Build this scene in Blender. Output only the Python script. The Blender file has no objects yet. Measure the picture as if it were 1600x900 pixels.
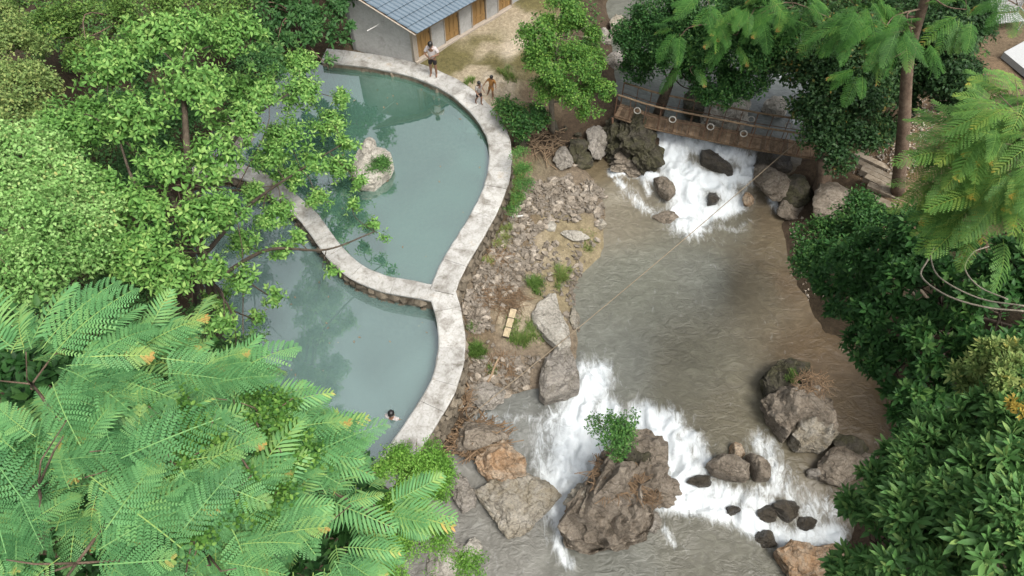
import bpy, math, random
import numpy as np
from mathutils import Vector, Matrix, noise as mnoise

random.seed(7)
RNG = np.random.default_rng(7)
R = math.radians
SC = bpy.context.scene
COL = SC.collection

# ------------------------------------------------------------------ camera
CAM_H, PITCH, FPX = 19.5, 55.0, 1186.0
SP, CP = math.sin(R(PITCH)), math.cos(R(PITCH))
cam_d = bpy.data.cameras.new('camera')
cam_d.sensor_width = 36.0
cam_d.lens = 36.0 * FPX / 1600.0
cam_d.clip_end = 500
cam = bpy.data.objects.new('camera', cam_d)
COL.objects.link(cam)
cam.location = (0, 0, CAM_H)
cam.rotation_euler = (R(90 - PITCH), 0, 0)
SC.camera = cam

# ------------------------------------------------------------------ light: bright overcast
SUN_EL, SUN_AZ = 62.0, 135.0          # azimuth measured from +Y towards +X
world = bpy.data.worlds.new('World')
SC.world = world
world.use_nodes = True
wn, wl = world.node_tree.nodes, world.node_tree.links
bg = wn['Background']
sky = wn.new('ShaderNodeTexSky')
sky.sky_type = 'NISHITA'
sky.sun_disc = False
sky.sun_elevation = R(SUN_EL)
sky.sun_rotation = R(SUN_AZ)
sky.air_density = 1.0
sky.dust_density = 6.0
sky.ozone_density = 1.0
hs = wn.new('ShaderNodeHueSaturation')
hs.inputs['Saturation'].default_value = 0.30
wl.new(sky.outputs[0], hs.inputs['Color'])
wl.new(hs.outputs[0], bg.inputs['Color'])
bg.inputs['Strength'].default_value = 0.125
sun_d = bpy.data.lights.new('sun', 'SUN')
sun_d.energy = 1.5
sun_d.angle = R(22)
sun_d.color = (1.0, 0.96, 0.9)
sun = bpy.data.objects.new('sun', sun_d)
COL.objects.link(sun)
_sd = Vector((math.sin(R(SUN_AZ)) * math.cos(R(SUN_EL)), math.cos(R(SUN_AZ)) * math.cos(R(SUN_EL)), math.sin(R(SUN_EL))))
sun.rotation_euler = _sd.to_track_quat('Z', 'Y').to_euler()
SC.view_settings.view_transform = 'Standard'
SC.view_settings.look = 'None'
SC.view_settings.exposure = 1.2
SC.view_settings.gamma = 1.0
SC.view_settings.use_curve_mapping = False
SC.render.engine = 'CYCLES'
SC.cycles.max_bounces = 6
SC.cycles.transparent_max_bounces = 8

# ------------------------------------------------------------------ pixel -> place
def ray(px, py):
    u = (px - 800) / FPX
    v = (py - 450) / FPX
    return np.array((u, CP - v * SP, -SP - v * CP))

def P(px, py, z=0.0):
    d = ray(px, py)
    t = (z - CAM_H) / d[2]
    return np.array((d[0] * t, d[1] * t, z))

def D(px, py, dist):
    d = ray(px, py)
    d = d / np.linalg.norm(d)
    return np.array((0, 0, CAM_H)) + d * dist

# ------------------------------------------------------------------ numeric noise
_perm = RNG.random((256, 256))
def vnoise(x, y, ox=0):
    x = np.asarray(x, float) + ox * 17.3
    y = np.asarray(y, float) + ox * 9.7
    xi = np.floor(x).astype(int); yi = np.floor(y).astype(int)
    fx = x - xi; fy = y - yi
    fx = fx * fx * (3 - 2 * fx); fy = fy * fy * (3 - 2 * fy)
    g = lambda a, b: _perm[a % 256, b % 256]
    return (g(xi, yi) * (1 - fx) + g(xi + 1, yi) * fx) * (1 - fy) + (g(xi, yi + 1) * (1 - fx) + g(xi + 1, yi + 1) * fx) * fy

def fbm(x, y, octv=4, ox=0):
    s = 0; a = 0.5
    for i in range(octv):
        s = s + a * vnoise(x * 2 ** i, y * 2 ** i, ox + i * 3)
        a *= 0.5
    return s

def idw(ctrl, vals, X, Y, p=4.0):
    ctrl = np.asarray(ctrl); vals = np.asarray(vals, float)
    W = np.zeros(X.shape); S = np.zeros(X.shape + vals.shape[1:])
    for (cx, cy), v in zip(ctrl, vals):
        w = 1.0 / (((X - cx) ** 2 + (Y - cy) ** 2) + 0.15) ** (p / 2)
        W += w
        S += w[..., None] * v if vals.ndim > 1 else w * v
    return S / (W[..., None] if vals.ndim > 1 else W)

def seg_dist(X, Y, poly, closed=False):
    best = np.full(X.shape, 1e9)
    n = len(poly)
    for i in range(n if closed else n - 1):
        ax, ay = poly[i][:2]; bx, by = poly[(i + 1) % n][:2]
        dx, dy = bx - ax, by - ay
        L2 = dx * dx + dy * dy + 1e-12
        t = np.clip(((X - ax) * dx + (Y - ay) * dy) / L2, 0, 1)
        best = np.minimum(best, np.hypot(X - ax - t * dx, Y - ay - t * dy))
    return best

def inside(X, Y, poly):
    r = np.zeros(X.shape, bool)
    n = len(poly)
    j = n - 1
    for i in range(n):
        xi, yi = poly[i][:2]; xj, yj = poly[j][:2]
        c = ((yi > Y) != (yj > Y)) & (X < (xj - xi) * (Y - yi) / (yj - yi + 1e-12) + xi)
        r ^= c
        j = i
    return r

def sdist(X, Y, poly):
    d = seg_dist(X, Y, poly, True)
    return np.where(inside(X, Y, poly), -d, d)

def smooth(a, b, x):
    t = np.clip((x - a) / (b - a), 0, 1)
    return t * t * (3 - 2 * t)

def spline(pts, per=8):
    """Catmull-Rom through points (any dimension)."""
    pts = [np.asarray(p, float) for p in pts]
    p = [2 * pts[0] - pts[1]] + pts + [2 * pts[-1] - pts[-2]]
    out = []
    for i in range(1, len(p) - 2):
        for k in range(per):
            t = k / per
            a, b, c, d = p[i - 1], p[i], p[i + 1], p[i + 2]
            out.append(0.5 * ((2 * b) + (-a + c) * t + (2 * a - 5 * b + 4 * c - d) * t * t + (-a + 3 * b - 3 * c + d) * t ** 3))
    out.append(pts[-1])
    return np.array(out)

# ------------------------------------------------------------------ objects
def tag(o, label=None, cat=None, group=None, kind=None):
    if label: o['label'] = label
    if cat: o['category'] = cat
    if group: o['group'] = group
    if kind: o['kind'] = kind
    return o

def empty(name, loc, label, cat, group=None, rz=0.0):
    o = bpy.data.objects.new(name, None)
    COL.objects.link(o)
    o.empty_display_size = 0.2
    o.location = [float(c) for c in loc]
    o.rotation_euler = (0, 0, rz)
    return tag(o, label, cat, group)

def link(name, me, parent=None, mat4=None):
    o = bpy.data.objects.new(name, me)
    COL.objects.link(o)
    if parent is not None: o.parent = parent
    if mat4 is not None: o.matrix_local = mat4
    return o

def mesh(name, V, F, mat, smooth_=False, attr=None, fattr=None):
    """V (n,3); F list of faces or (m,3)/(m,4) array."""
    me = bpy.data.meshes.new(name)
    V = np.asarray(V, dtype=np.float32)
    if isinstance(F, np.ndarray):
        m, k = F.shape
        me.vertices.add(len(V)); me.vertices.foreach_set('co', V.ravel())
        me.loops.add(m * k); me.loops.foreach_set('vertex_index', F.astype(np.int32).ravel())
        me.polygons.add(m)
        me.polygons.foreach_set('loop_start', np.arange(0, m * k, k, dtype=np.int32))
        me.update(calc_edges=True)
        me.validate()
    else:
        me.from_pydata([tuple(map(float, v)) for v in V], [], F)
    if smooth_:
        me.polygons.foreach_set('use_smooth', np.ones(len(me.polygons), bool))
    if attr:
        for an, av in attr.items():
            av = np.asarray(av, dtype=np.float32)
            if av.ndim == 1:
                a = me.attributes.new(an, 'FLOAT', 'POINT'); a.data.foreach_set('value', av)
            else:
                a = me.attributes.new(an, 'FLOAT_COLOR', 'POINT')
                c = np.ones((len(av), 4), np.float32); c[:, :3] = av
                a.data.foreach_set('color', c.ravel())
    if mat is not None: me.materials.append(mat)
    return me

class MB:
    """collects simple shapes for one mesh"""
    def __init__(s): s.V = []; s.F = []
    def add(s, V, F):
        n = len(s.V); s.V += [tuple(map(float, v)) for v in V]; s.F += [tuple(i + n for i in f) for f in F]
        return s
    def box(s, c, size, M=None, jit=0):
        x, y, z = [k / 2 for k in size]
        V = [Vector((a * x, b * y, d * z)) for a in (-1, 1) for b in (-1, 1) for d in (-1, 1)]
        if jit: V = [v + Vector([random.uniform(-jit, jit) for _ in range(3)]) for v in V]
        if M is not None: V = [M @ v for v in V]
        V = [v + Vector(c) for v in V]
        return s.add(V, [(0, 1, 3, 2), (4, 6, 7, 5), (0, 4, 5, 1), (2, 3, 7, 6), (0, 2, 6, 4), (1, 5, 7, 3)])
    def tube(s, pts, rad, n=6, cap=True):
        pts = [Vector(map(float, p)) for p in pts]
        if not hasattr(rad, '__len__'): rad = [rad] * len(pts)
        V = []; F = []
        up = Vector((0.13, 0.21, 1)).normalized()
        for i, p in enumerate(pts):
            t = (pts[min(i + 1, len(pts) - 1)] - pts[max(i - 1, 0)])
            if t.length < 1e-9: t = Vector((0, 0, 1))
            t.normalize()
            a = t.cross(up)
            if a.length < 0.05: a = t.cross(Vector((1, 0, 0)))
            a.normalize(); b = t.cross(a)
            for k in range(n):
                w = 2 * math.pi * k / n
                V.append(p + (a * math.cos(w) + b * math.sin(w)) * rad[i])
        for i in range(len(pts) - 1):
            for k in range(n):
                F.append((i * n + k, i * n + (k + 1) % n, (i + 1) * n + (k + 1) % n, (i + 1) * n + k))
        if cap:
            F.append(tuple(range(n - 1, -1, -1))); F.append(tuple((len(pts) - 1) * n + k for k in range(n)))
        return s.add(V, F)
    def torus(s, c, R1, r, M, n=16, m=6):
        V = []; F = []
        for i in range(n):
            a = 2 * math.pi * i / n
            for k in range(m):
                b = 2 * math.pi * k / m
                V.append(M @ Vector(((R1 + r * math.cos(b)) * math.cos(a), (R1 + r * math.cos(b)) * math.sin(a), r * math.sin(b))) + Vector(c))
        for i in range(n):
            for k in range(m):
                F.append((i * m + k, ((i + 1) % n) * m + k, ((i + 1) % n) * m + (k + 1) % m, i * m + (k + 1) % m))
        return s.add(V, F)
    def ball(s, c, r, n=10, m=7):
        if not hasattr(r, '__len__'): r = (r, r, r)
        V = [(c[0], c[1], c[2] + r[2])]; F = []
        for j in range(1, m):
            t = math.pi * j / m
            for i in range(n):
                a = 2 * math.pi * i / n
                V.append((c[0] + r[0] * math.sin(t) * math.cos(a), c[1] + r[1] * math.sin(t) * math.sin(a), c[2] + r[2] * math.cos(t)))
        V.append((c[0], c[1], c[2] - r[2]))
        for i in range(n): F.append((0, 1 + i, 1 + (i + 1) % n))
        for j in range(m - 2):
            for i in range(n):
                F.append((1 + j * n + i, 1 + (j + 1) * n + i, 1 + (j + 1) * n + (i + 1) % n, 1 + j * n + (i + 1) % n))
        L = len(V) - 1; b = 1 + (m - 2) * n
        for i in range(n): F.append((L, b + (i + 1) % n, b + i))
        return s.add(V, F)
    def mesh(s, name, mat, smooth_=False): return mesh(name, s.V, s.F, mat, smooth_)
    def obj(s, name, mat, parent=None, smooth_=False, mat4=None):
        return link(name, s.mesh(name, mat, smooth_), parent, mat4)

# ------------------------------------------------------------------ materials
def nodes(name):
    m = bpy.data.materials.new(name); m.use_nodes = True
    nt = m.node_tree
    return m, nt, nt.nodes, nt.links, nt.nodes['Principled BSDF']

def N(nt, typ, **kw):
    n = nt.nodes.new(typ)
    for k, v in kw.items():
        if k.startswith('i_'):
            n.inputs[k[2:].replace('_', ' ')].default_value = v
        else:
            setattr(n, k, v)
    return n

def ramp(nt, stops, interp='LINEAR'):
    n = nt.nodes.new('ShaderNodeValToRGB')
    n.color_ramp.interpolation = interp
    e = n.color_ramp.elements
    while len(e) > 1: e.remove(e[-1])
    e[0].position = stops[0][0]; e[0].color = (*stops[0][1], 1)
    for p, c in stops[1:]:
        k = e.new(p); k.color = (*c, 1)
    return n

def mixc(nt, a, b, f, mode='MIX'):
    n = nt.nodes.new('ShaderNodeMix'); n.data_type = 'RGBA'; n.blend_type = mode
    for s, v in ((6, a), (7, b), (0, f)):
        if hasattr(v, 'is_linked'): nt.links.new(v, n.inputs[s])
        else: n.inputs[s].default_value = (*v, 1) if isinstance(v, tuple) else v
    return n.outputs[2]

def noisen(nt, scale, detail=6, rough=0.6, coord='Object', dist=0.0):
    tc = nt.nodes.new('ShaderNodeTexCoord') if coord != 'Position' else nt.nodes.new('ShaderNodeNewGeometry')
    n = N(nt, 'ShaderNodeTexNoise'); n.inputs['Scale'].default_value = scale
    n.inputs['Detail'].default_value = detail; n.inputs['Roughness'].default_value = rough
    n.inputs['Distortion'].default_value = dist
    nt.links.new(tc.outputs[coord], n.inputs['Vector'])
    return n.outputs['Fac']

def bump(nt, bsdf, h, strength=0.4, dist=0.02):
    b = N(nt, 'ShaderNodeBump'); b.inputs['Strength'].default_value = strength; b.inputs['Distance'].default_value = dist
    nt.links.new(h, b.inputs['Height']); nt.links.new(b.outputs[0], bsdf.inputs['Normal'])

ALB = 0.70
def mottled(name, cols, scale=3.0, rough=0.85, bscale=25.0, bstr=0.5, bdist=0.02, spec=0.3, rnd=0.15, coord='Position', fine=None, grain=1.0):
    """several colours by noise + finer grain + random value per object"""
    m, nt, nn, ll, b = nodes(name)
    f = noisen(nt, scale, 8, 0.65, coord, 0.3)
    cols = [tuple(k * ALB for k in c) for c in cols]
    st = [(0.28 + 0.44 * i / max(1, len(cols) - 1), c) for i, c in enumerate(cols)]
    r = ramp(nt, st); ll.new(f, r.inputs[0])
    g = noisen(nt, scale * (fine or 9), 5, 0.7, coord)
    r2 = ramp(nt, [(0.3, (0.55, 0.55, 0.55)), (0.7, (1.25, 1.25, 1.25))]); ll.new(g, r2.inputs[0])
    c = mixc(nt, r.outputs[0], r2.outputs[0], grain, 'MULTIPLY')
    oi = N(nt, 'ShaderNodeObjectInfo')
    mr = N(nt, 'ShaderNodeMapRange'); mr.inputs[3].default_value = 1 - rnd; mr.inputs[4].default_value = 1 + rnd
    ll.new(oi.outputs['Random'], mr.inputs[0])
    c2 = N(nt, 'ShaderNodeVectorMath', operation='SCALE'); ll.new(c, c2.inputs[0]); ll.new(mr.outputs[0], c2.inputs['Scale'])
    ll.new(c2.outputs[0], b.inputs['Base Color'])
    b.inputs['Roughness'].default_value = rough
    b.inputs['Specular IOR Level'].default_value = spec
    h = noisen(nt, bscale, 6, 0.7, coord)
    bump(nt, b, h, bstr, bdist)
    return m

def leafmat(name, dark, mid, young, dead=(0.42, 0.22, 0.05), rough=0.5, trans=0.36, spec=0.18):
    m, nt, nn, ll, b = nodes(name)
    at = N(nt, 'ShaderNodeAttribute', attribute_name='tint')
    oi = N(nt, 'ShaderNodeObjectInfo')
    mr = N(nt, 'ShaderNodeMapRange'); mr.inputs[3].default_value = -0.17; mr.inputs[4].default_value = 0.14
    ll.new(oi.outputs['Random'], mr.inputs[0])
    ad = N(nt, 'ShaderNodeMath', operation='ADD'); ll.new(at.outputs['Fac'], ad.inputs[0]); ll.new(mr.outputs[0], ad.inputs[1])
    r = ramp(nt, [(0.0, dark), (0.4, mid), (0.72, young), (0.92, dead)]); ll.new(ad.outputs[0], r.inputs[0])
    ll.new(r.outputs[0], b.inputs['Base Color'])
    b.inputs['Roughness'].default_value = rough
    b.inputs['Specular IOR Level'].default_value = spec
    tr = N(nt, 'ShaderNodeBsdfTranslucent'); ll.new(r.outputs[0], tr.inputs['Color'])
    mx = N(nt, 'ShaderNodeMixShader'); mx.inputs[0].default_value = trans
    ll.new(b.outputs[0], mx.inputs[1]); ll.new(tr.outputs[0], mx.inputs[2])
    ll.new(mx.outputs[0], nn['Material Output'].inputs['Surface'])
    return m

def plain(name, c, rough=0.6, spec=0.4, var=0.2, scale=12, bstr=0.2):
    return mottled(name, [tuple(k * (1 - var) for k in c), tuple(min(1, k * (1 + var)) for k in c)], scale, rough, scale * 4, bstr, 0.005, spec, 0.06, 'Object')

def rockmat(name, cols, scale=1.2, rough=.85, spec=.3):
    m, nt, nn, ll, b = nodes(name)
    cols = [tuple(k * ALB for k in c) for c in cols]
    f = noisen(nt, scale * 1.5, 10, .75, 'Position', .8)
    r = ramp(nt, [(.25 + .5 * i / (len(cols) - 1), c) for i, c in enumerate(cols)]); ll.new(f, r.inputs[0])
    g = noisen(nt, scale * 11, 6, .75, 'Position')
    r2 = ramp(nt, [(.34, (.55, .54, .52)), (.5, (1.08, 1.08, 1.07)), (.68, (1.5, 1.49, 1.46))]); ll.new(g, r2.inputs[0])
    c = mixc(nt, r.outputs[0], r2.outputs[0], .9, 'MULTIPLY')
    ge = N(nt, 'ShaderNodeNewGeometry')
    dn = N(nt, 'ShaderNodeTexNoise'); dn.inputs['Scale'].default_value = 2.2; dn.inputs['Detail'].default_value = 6; ll.new(ge.outputs['Position'], dn.inputs['Vector'])
    dm = N(nt, 'ShaderNodeVectorMath', operation='MULTIPLY_ADD'); ll.new(dn.outputs['Color'], dm.inputs[0]); dm.inputs[1].default_value = (.9, .9, .9); ll.new(ge.outputs['Position'], dm.inputs[2])
    v = N(nt, 'ShaderNodeTexVoronoi', feature='DISTANCE_TO_EDGE'); v.inputs['Scale'].default_value = 1.5; ll.new(dm.outputs[0], v.inputs['Vector'])
    cr = ramp(nt, [(0.0, (.3, .28, .25)), (.045, (1, 1, 1))]); ll.new(v.outputs['Distance'], cr.inputs[0])
    c = mixc(nt, c, cr.outputs[0], .55, 'MULTIPLY')
    ll.new(c, b.inputs['Base Color']); b.inputs['Roughness'].default_value = rough; b.inputs['Specular IOR Level'].default_value = spec
    h = noisen(nt, 3.2, 12, .8, 'Position', .6)
    ad = N(nt, 'ShaderNodeMath', operation='MULTIPLY_ADD'); ll.new(cr.outputs[0], ad.inputs[0]); ad.inputs[1].default_value = .25; ll.new(h, ad.inputs[2])
    bump(nt, b, ad.outputs[0], 0.8, .20)
    return m

M = {}
M['bark'] = mottled('bark', [(0.07, 0.045, 0.03), (0.16, 0.11, 0.075), (0.22, 0.17, 0.12)], 6, 0.9, 30, 0.7, 0.02)
M['bark_dark'] = mottled('bark_dark', [(0.035, 0.027, 0.018), (0.085, 0.065, 0.045), (0.14, 0.11, 0.08)], 6, 0.9, 30, 0.7, 0.02)
M['bark_pale'] = mottled('bark_pale', [(0.22, 0.19, 0.14), (0.36, 0.32, 0.25)], 6, 0.9, 30, 0.5, 0.01)
M['rock_grey'] = rockmat('rock_grey', [(0.13, 0.115, 0.09), (0.26, 0.235, 0.195), (0.37, 0.34, 0.30), (0.42, 0.39, 0.35)])
M['rock_pale'] = rockmat('rock_pale', [(0.28, 0.26, 0.21), (0.46, 0.43, 0.37), (0.58, 0.56, 0.5)])
M['rock_tan'] = rockmat('rock_tan', [(0.16, 0.13, 0.085), (0.30, 0.26, 0.19), (0.40, 0.37, 0.31), (0.44, 0.41, 0.36)])
M['rock_orange'] = rockmat('rock_orange', [(0.24, 0.13, 0.06), (0.40, 0.26, 0.15), (0.47, 0.38, 0.28), (0.50, 0.45, 0.38)])
M['rock_brown'] = rockmat('rock_brown', [(0.075, 0.058, 0.042), (0.20, 0.165, 0.125), (0.31, 0.265, 0.21), (0.38, 0.335, 0.285)])
M['rock_dark'] = rockmat('rock_dark', [(0.022, 0.018, 0.013), (0.06, 0.05, 0.036), (0.12, 0.10, 0.07)], 1.5, .3, .5)
M['rock_moss'] = rockmat('rock_moss', [(0.03, 0.025, 0.018), (0.09, 0.08, 0.06), (0.075, 0.072, 0.035), (0.16, 0.14, 0.11)])
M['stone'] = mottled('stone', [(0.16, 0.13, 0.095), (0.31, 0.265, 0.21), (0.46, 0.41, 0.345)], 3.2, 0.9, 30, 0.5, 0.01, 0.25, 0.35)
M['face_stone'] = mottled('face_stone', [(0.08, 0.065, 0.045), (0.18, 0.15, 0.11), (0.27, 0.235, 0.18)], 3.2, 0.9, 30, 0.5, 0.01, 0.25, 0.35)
M['driftwood'] = mottled('driftwood', [(0.16, 0.10, 0.055), (0.30, 0.21, 0.13), (0.38, 0.3, 0.2)], 8, 0.9, 40, 0.4, 0.01)
M['straw'] = mottled('straw', [(0.12, 0.075, 0.04), (0.25, 0.165, 0.095), (0.34, 0.24, 0.15)], 8, 0.9, 40, 0.3, 0.01)
M['plank_pale'] = plain('plank_pale', (0.52, 0.42, 0.27), 0.8, 0.2, 0.25, 9)
M['timber'] = mottled('timber', [(0.16, 0.12, 0.08), (0.32, 0.265, 0.195), (0.44, 0.38, 0.30)], 5, 0.9, 40, 0.5, 0.01, 0.2, 0.3)
M['bridge_wood'] = mottled('bridge_wood', [(0.11, 0.075, 0.045), (0.23, 0.155, 0.095), (0.33, 0.245, 0.16)], 7, 0.85, 40, 0.5, 0.008, 0.2, 0.3)
M['rust'] = mottled('rust', [(0.09, 0.045, 0.025), (0.18, 0.10, 0.06), (0.26, 0.17, 0.11)], 9, 0.8, 50, 0.3, 0.004)
M['ring'] = plain('ring', (0.5, 0.48, 0.42), 0.6)
M['cement'] = mottled('cement', [(0.25, 0.245, 0.23), (0.40, 0.395, 0.375), (0.47, 0.465, 0.445), (0.32, 0.31, 0.29)], 1.3, 0.9, 22, 0.15, 0.005, 0.2, 0.05, grain=.3)
M['trim'] = plain('trim', (0.44, 0.38, 0.31), 0.85, 0.2, 0.15, 8)
M['skin'] = plain('skin', (0.26, 0.14, 0.085), 0.5, 0.4, 0.06)
M['skin_warm'] = plain('skin_warm', (0.36, 0.19, 0.10), 0.5, 0.4, 0.06)
M['hair'] = plain('hair', (0.012, 0.010, 0.009), 0.45, 0.5, 0.2)
M['eye'] = plain('eye', (0.03, 0.02, 0.02), 0.2, 0.5, 0.1)
M['mouth'] = plain('mouth', (0.2, 0.07, 0.06), 0.5, 0.4, 0.1)
M['shirt_pale'] = plain('shirt_pale', (0.66, 0.60, 0.58), 0.85, 0.2, 0.1)
M['cloth_dark'] = plain('cloth_dark', (0.03, 0.025, 0.026), 0.9, 0.2, 0.2)
M['cloth_grey'] = plain('cloth_grey', (0.36, 0.33, 0.30), 0.9, 0.2, 0.2)
M['cloth_orange'] = plain('cloth_orange', (0.45, 0.22, 0.07), 0.85, 0.2, 0.15)
M['white_metal'] = plain('white_metal', (0.5, 0.51, 0.5), 0.5, 0.4, 0.1)
M['rope'] = plain('rope', (0.36, 0.29, 0.2), 0.9, 0.2, 0.2, 30)
M['pipe'] = plain('pipe', (0.6, 0.6, 0.57), 0.5)

# concrete / stone coping of the pool walls
def _coping():
    m, nt, nn, ll, b = nodes('coping')
    f = noisen(nt, 1.7, 8, 0.66, 'Position', 0.4)
    r = ramp(nt, [(0.30, (0.12, 0.11, 0.09)), (0.41, (0.23, 0.22, 0.20)), (0.50, (0.32, 0.315, 0.295)), (0.60, (0.35, 0.345, 0.325)), (0.72, (0.29, 0.25, 0.20))])
    ll.new(f, r.inputs[0])
    g = N(nt, 'ShaderNodeNewGeometry')
    v = N(nt, 'ShaderNodeTexVoronoi', feature='DISTANCE_TO_EDGE'); v.inputs['Scale'].default_value = 3.2
    dn = N(nt, 'ShaderNodeTexNoise'); dn.inputs['Scale'].default_value = 5; ll.new(g.outputs['Position'], dn.inputs['Vector'])
    dm = N(nt, 'ShaderNodeVectorMath', operation='MULTIPLY_ADD'); ll.new(dn.outputs['Color'], dm.inputs[0]); dm.inputs[1].default_value = (.25, .25, .25); ll.new(g.outputs['Position'], dm.inputs[2])
    ll.new(dm.outputs[0], v.inputs['Vector'])
    vr = ramp(nt, [(0.0, (0.72, 0.70, 0.66)), (0.12, (1, 1, 1))]); ll.new(v.outputs['Distance'], vr.inputs[0])
    c = mixc(nt, r.outputs[0], vr.outputs[0], 0.5, 'MULTIPLY')
    s = noisen(nt, 16, 4, 0.6, 'Position')
    sr = ramp(nt, [(0.30, (0.42, 0.38, 0.32)), (0.45, (1, 1, 1))]); ll.new(s, sr.inputs[0])
    c = mixc(nt, c, sr.outputs[0], 0.6, 'MULTIPLY')
    oi = N(nt, 'ShaderNodeObjectInfo')
    mr = N(nt, 'ShaderNodeMapRange'); mr.inputs[3].default_value = 0.86; mr.inputs[4].default_value = 1.1
    ll.new(oi.outputs['Random'], mr.inputs[0])
    c2 = N(nt, 'ShaderNodeVectorMath', operation='SCALE'); ll.new(c, c2.inputs[0]); ll.new(mr.outputs[0], c2.inputs['Scale'])
    ll.new(c2.outputs[0], b.inputs['Base Color'])
    b.inputs['Roughness'].default_value = 0.85; b.inputs['Specular IOR Level'].default_value = 0.25
    ad = N(nt, 'ShaderNodeMath', operation='ADD'); ll.new(vr.outputs[0], ad.inputs[0]); ll.new(s, ad.inputs[1])
    bump(nt, b, ad.outputs[0], 0.5, 0.02)
    return m
M['coping'] = _coping()

def _roof():
    m, nt, nn, ll, b = nodes('roof_tile')
    f = noisen(nt, 1.6, 6, 0.6, 'Position')
    r = ramp(nt, [(0.3, (0.052, 0.08, 0.105)), (0.7, (0.07, 0.102, 0.13))]); ll.new(f, r.inputs[0])
    ll.new(r.outputs[0], b.inputs['Base Color']); b.inputs['Roughness'].default_value = 0.6
    return m
M['roof'] = _roof()

def _door():
    m, nt, nn, ll, b = nodes('door_wood')
    tc = N(nt, 'ShaderNodeTexCoord')
    mp = N(nt, 'ShaderNodeMapping'); mp.inputs['Scale'].default_value = (14, 14, 0.8)
    ll.new(tc.outputs['Object'], mp.inputs['Vector'])
    n = N(nt, 'ShaderNodeTexNoise'); n.inputs['Scale'].default_value = 2; n.inputs['Detail'].default_value = 5
    ll.new(mp.outputs[0], n.inputs['Vector'])
    r = ramp(nt, [(0.3, (0.15, 0.085, 0.03)), (0.7, (0.30, 0.18, 0.065))]); ll.new(n.outputs['Fac'], r.inputs[0])
    ll.new(r.outputs[0], b.inputs['Base Color']); b.inputs['Roughness'].default_value = 0.6
    return m
M['door'] = _door()

def _ground():
    m, nt, nn, ll, b = nodes('ground')
    at = N(nt, 'ShaderNodeAttribute', attribute_name='col')
    g = noisen(nt, 7, 8, 0.75, 'Position')
    r2 = ramp(nt, [(0.3, (0.5, 0.48, 0.45)), (0.7, (1.35, 1.33, 1.3))]); ll.new(g, r2.inputs[0])
    c = mixc(nt, at.outputs['Color'], r2.outputs[0], 1.0, 'MULTIPLY')
    v = N(nt, 'ShaderNodeTexVoronoi'); v.inputs['Scale'].default_value = 14
    ge = N(nt, 'ShaderNodeNewGeometry'); ll.new(ge.outputs['Position'], v.inputs['Vector'])
    vr = ramp(nt, [(0.0, (1.25, 1.22, 1.18)), (0.5, (0.75, 0.74, 0.72))]); ll.new(v.outputs['Distance'], vr.inputs[0])
    c = mixc(nt, c, vr.outputs[0], 0.6, 'MULTIPLY')
    c = mixc(nt, c, (.76, .76, .76), 1.0, 'MULTIPLY')
    ll.new(c, b.inputs['Base Color']); b.inputs['Roughness'].default_value = 0.92; b.inputs['Specular IOR Level'].default_value = 0.2
    h = noisen(nt, 20, 6, 0.75, 'Position'); bump(nt, b, h, 0.8, 0.05)
    return m
M['ground'] = _ground()

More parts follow.
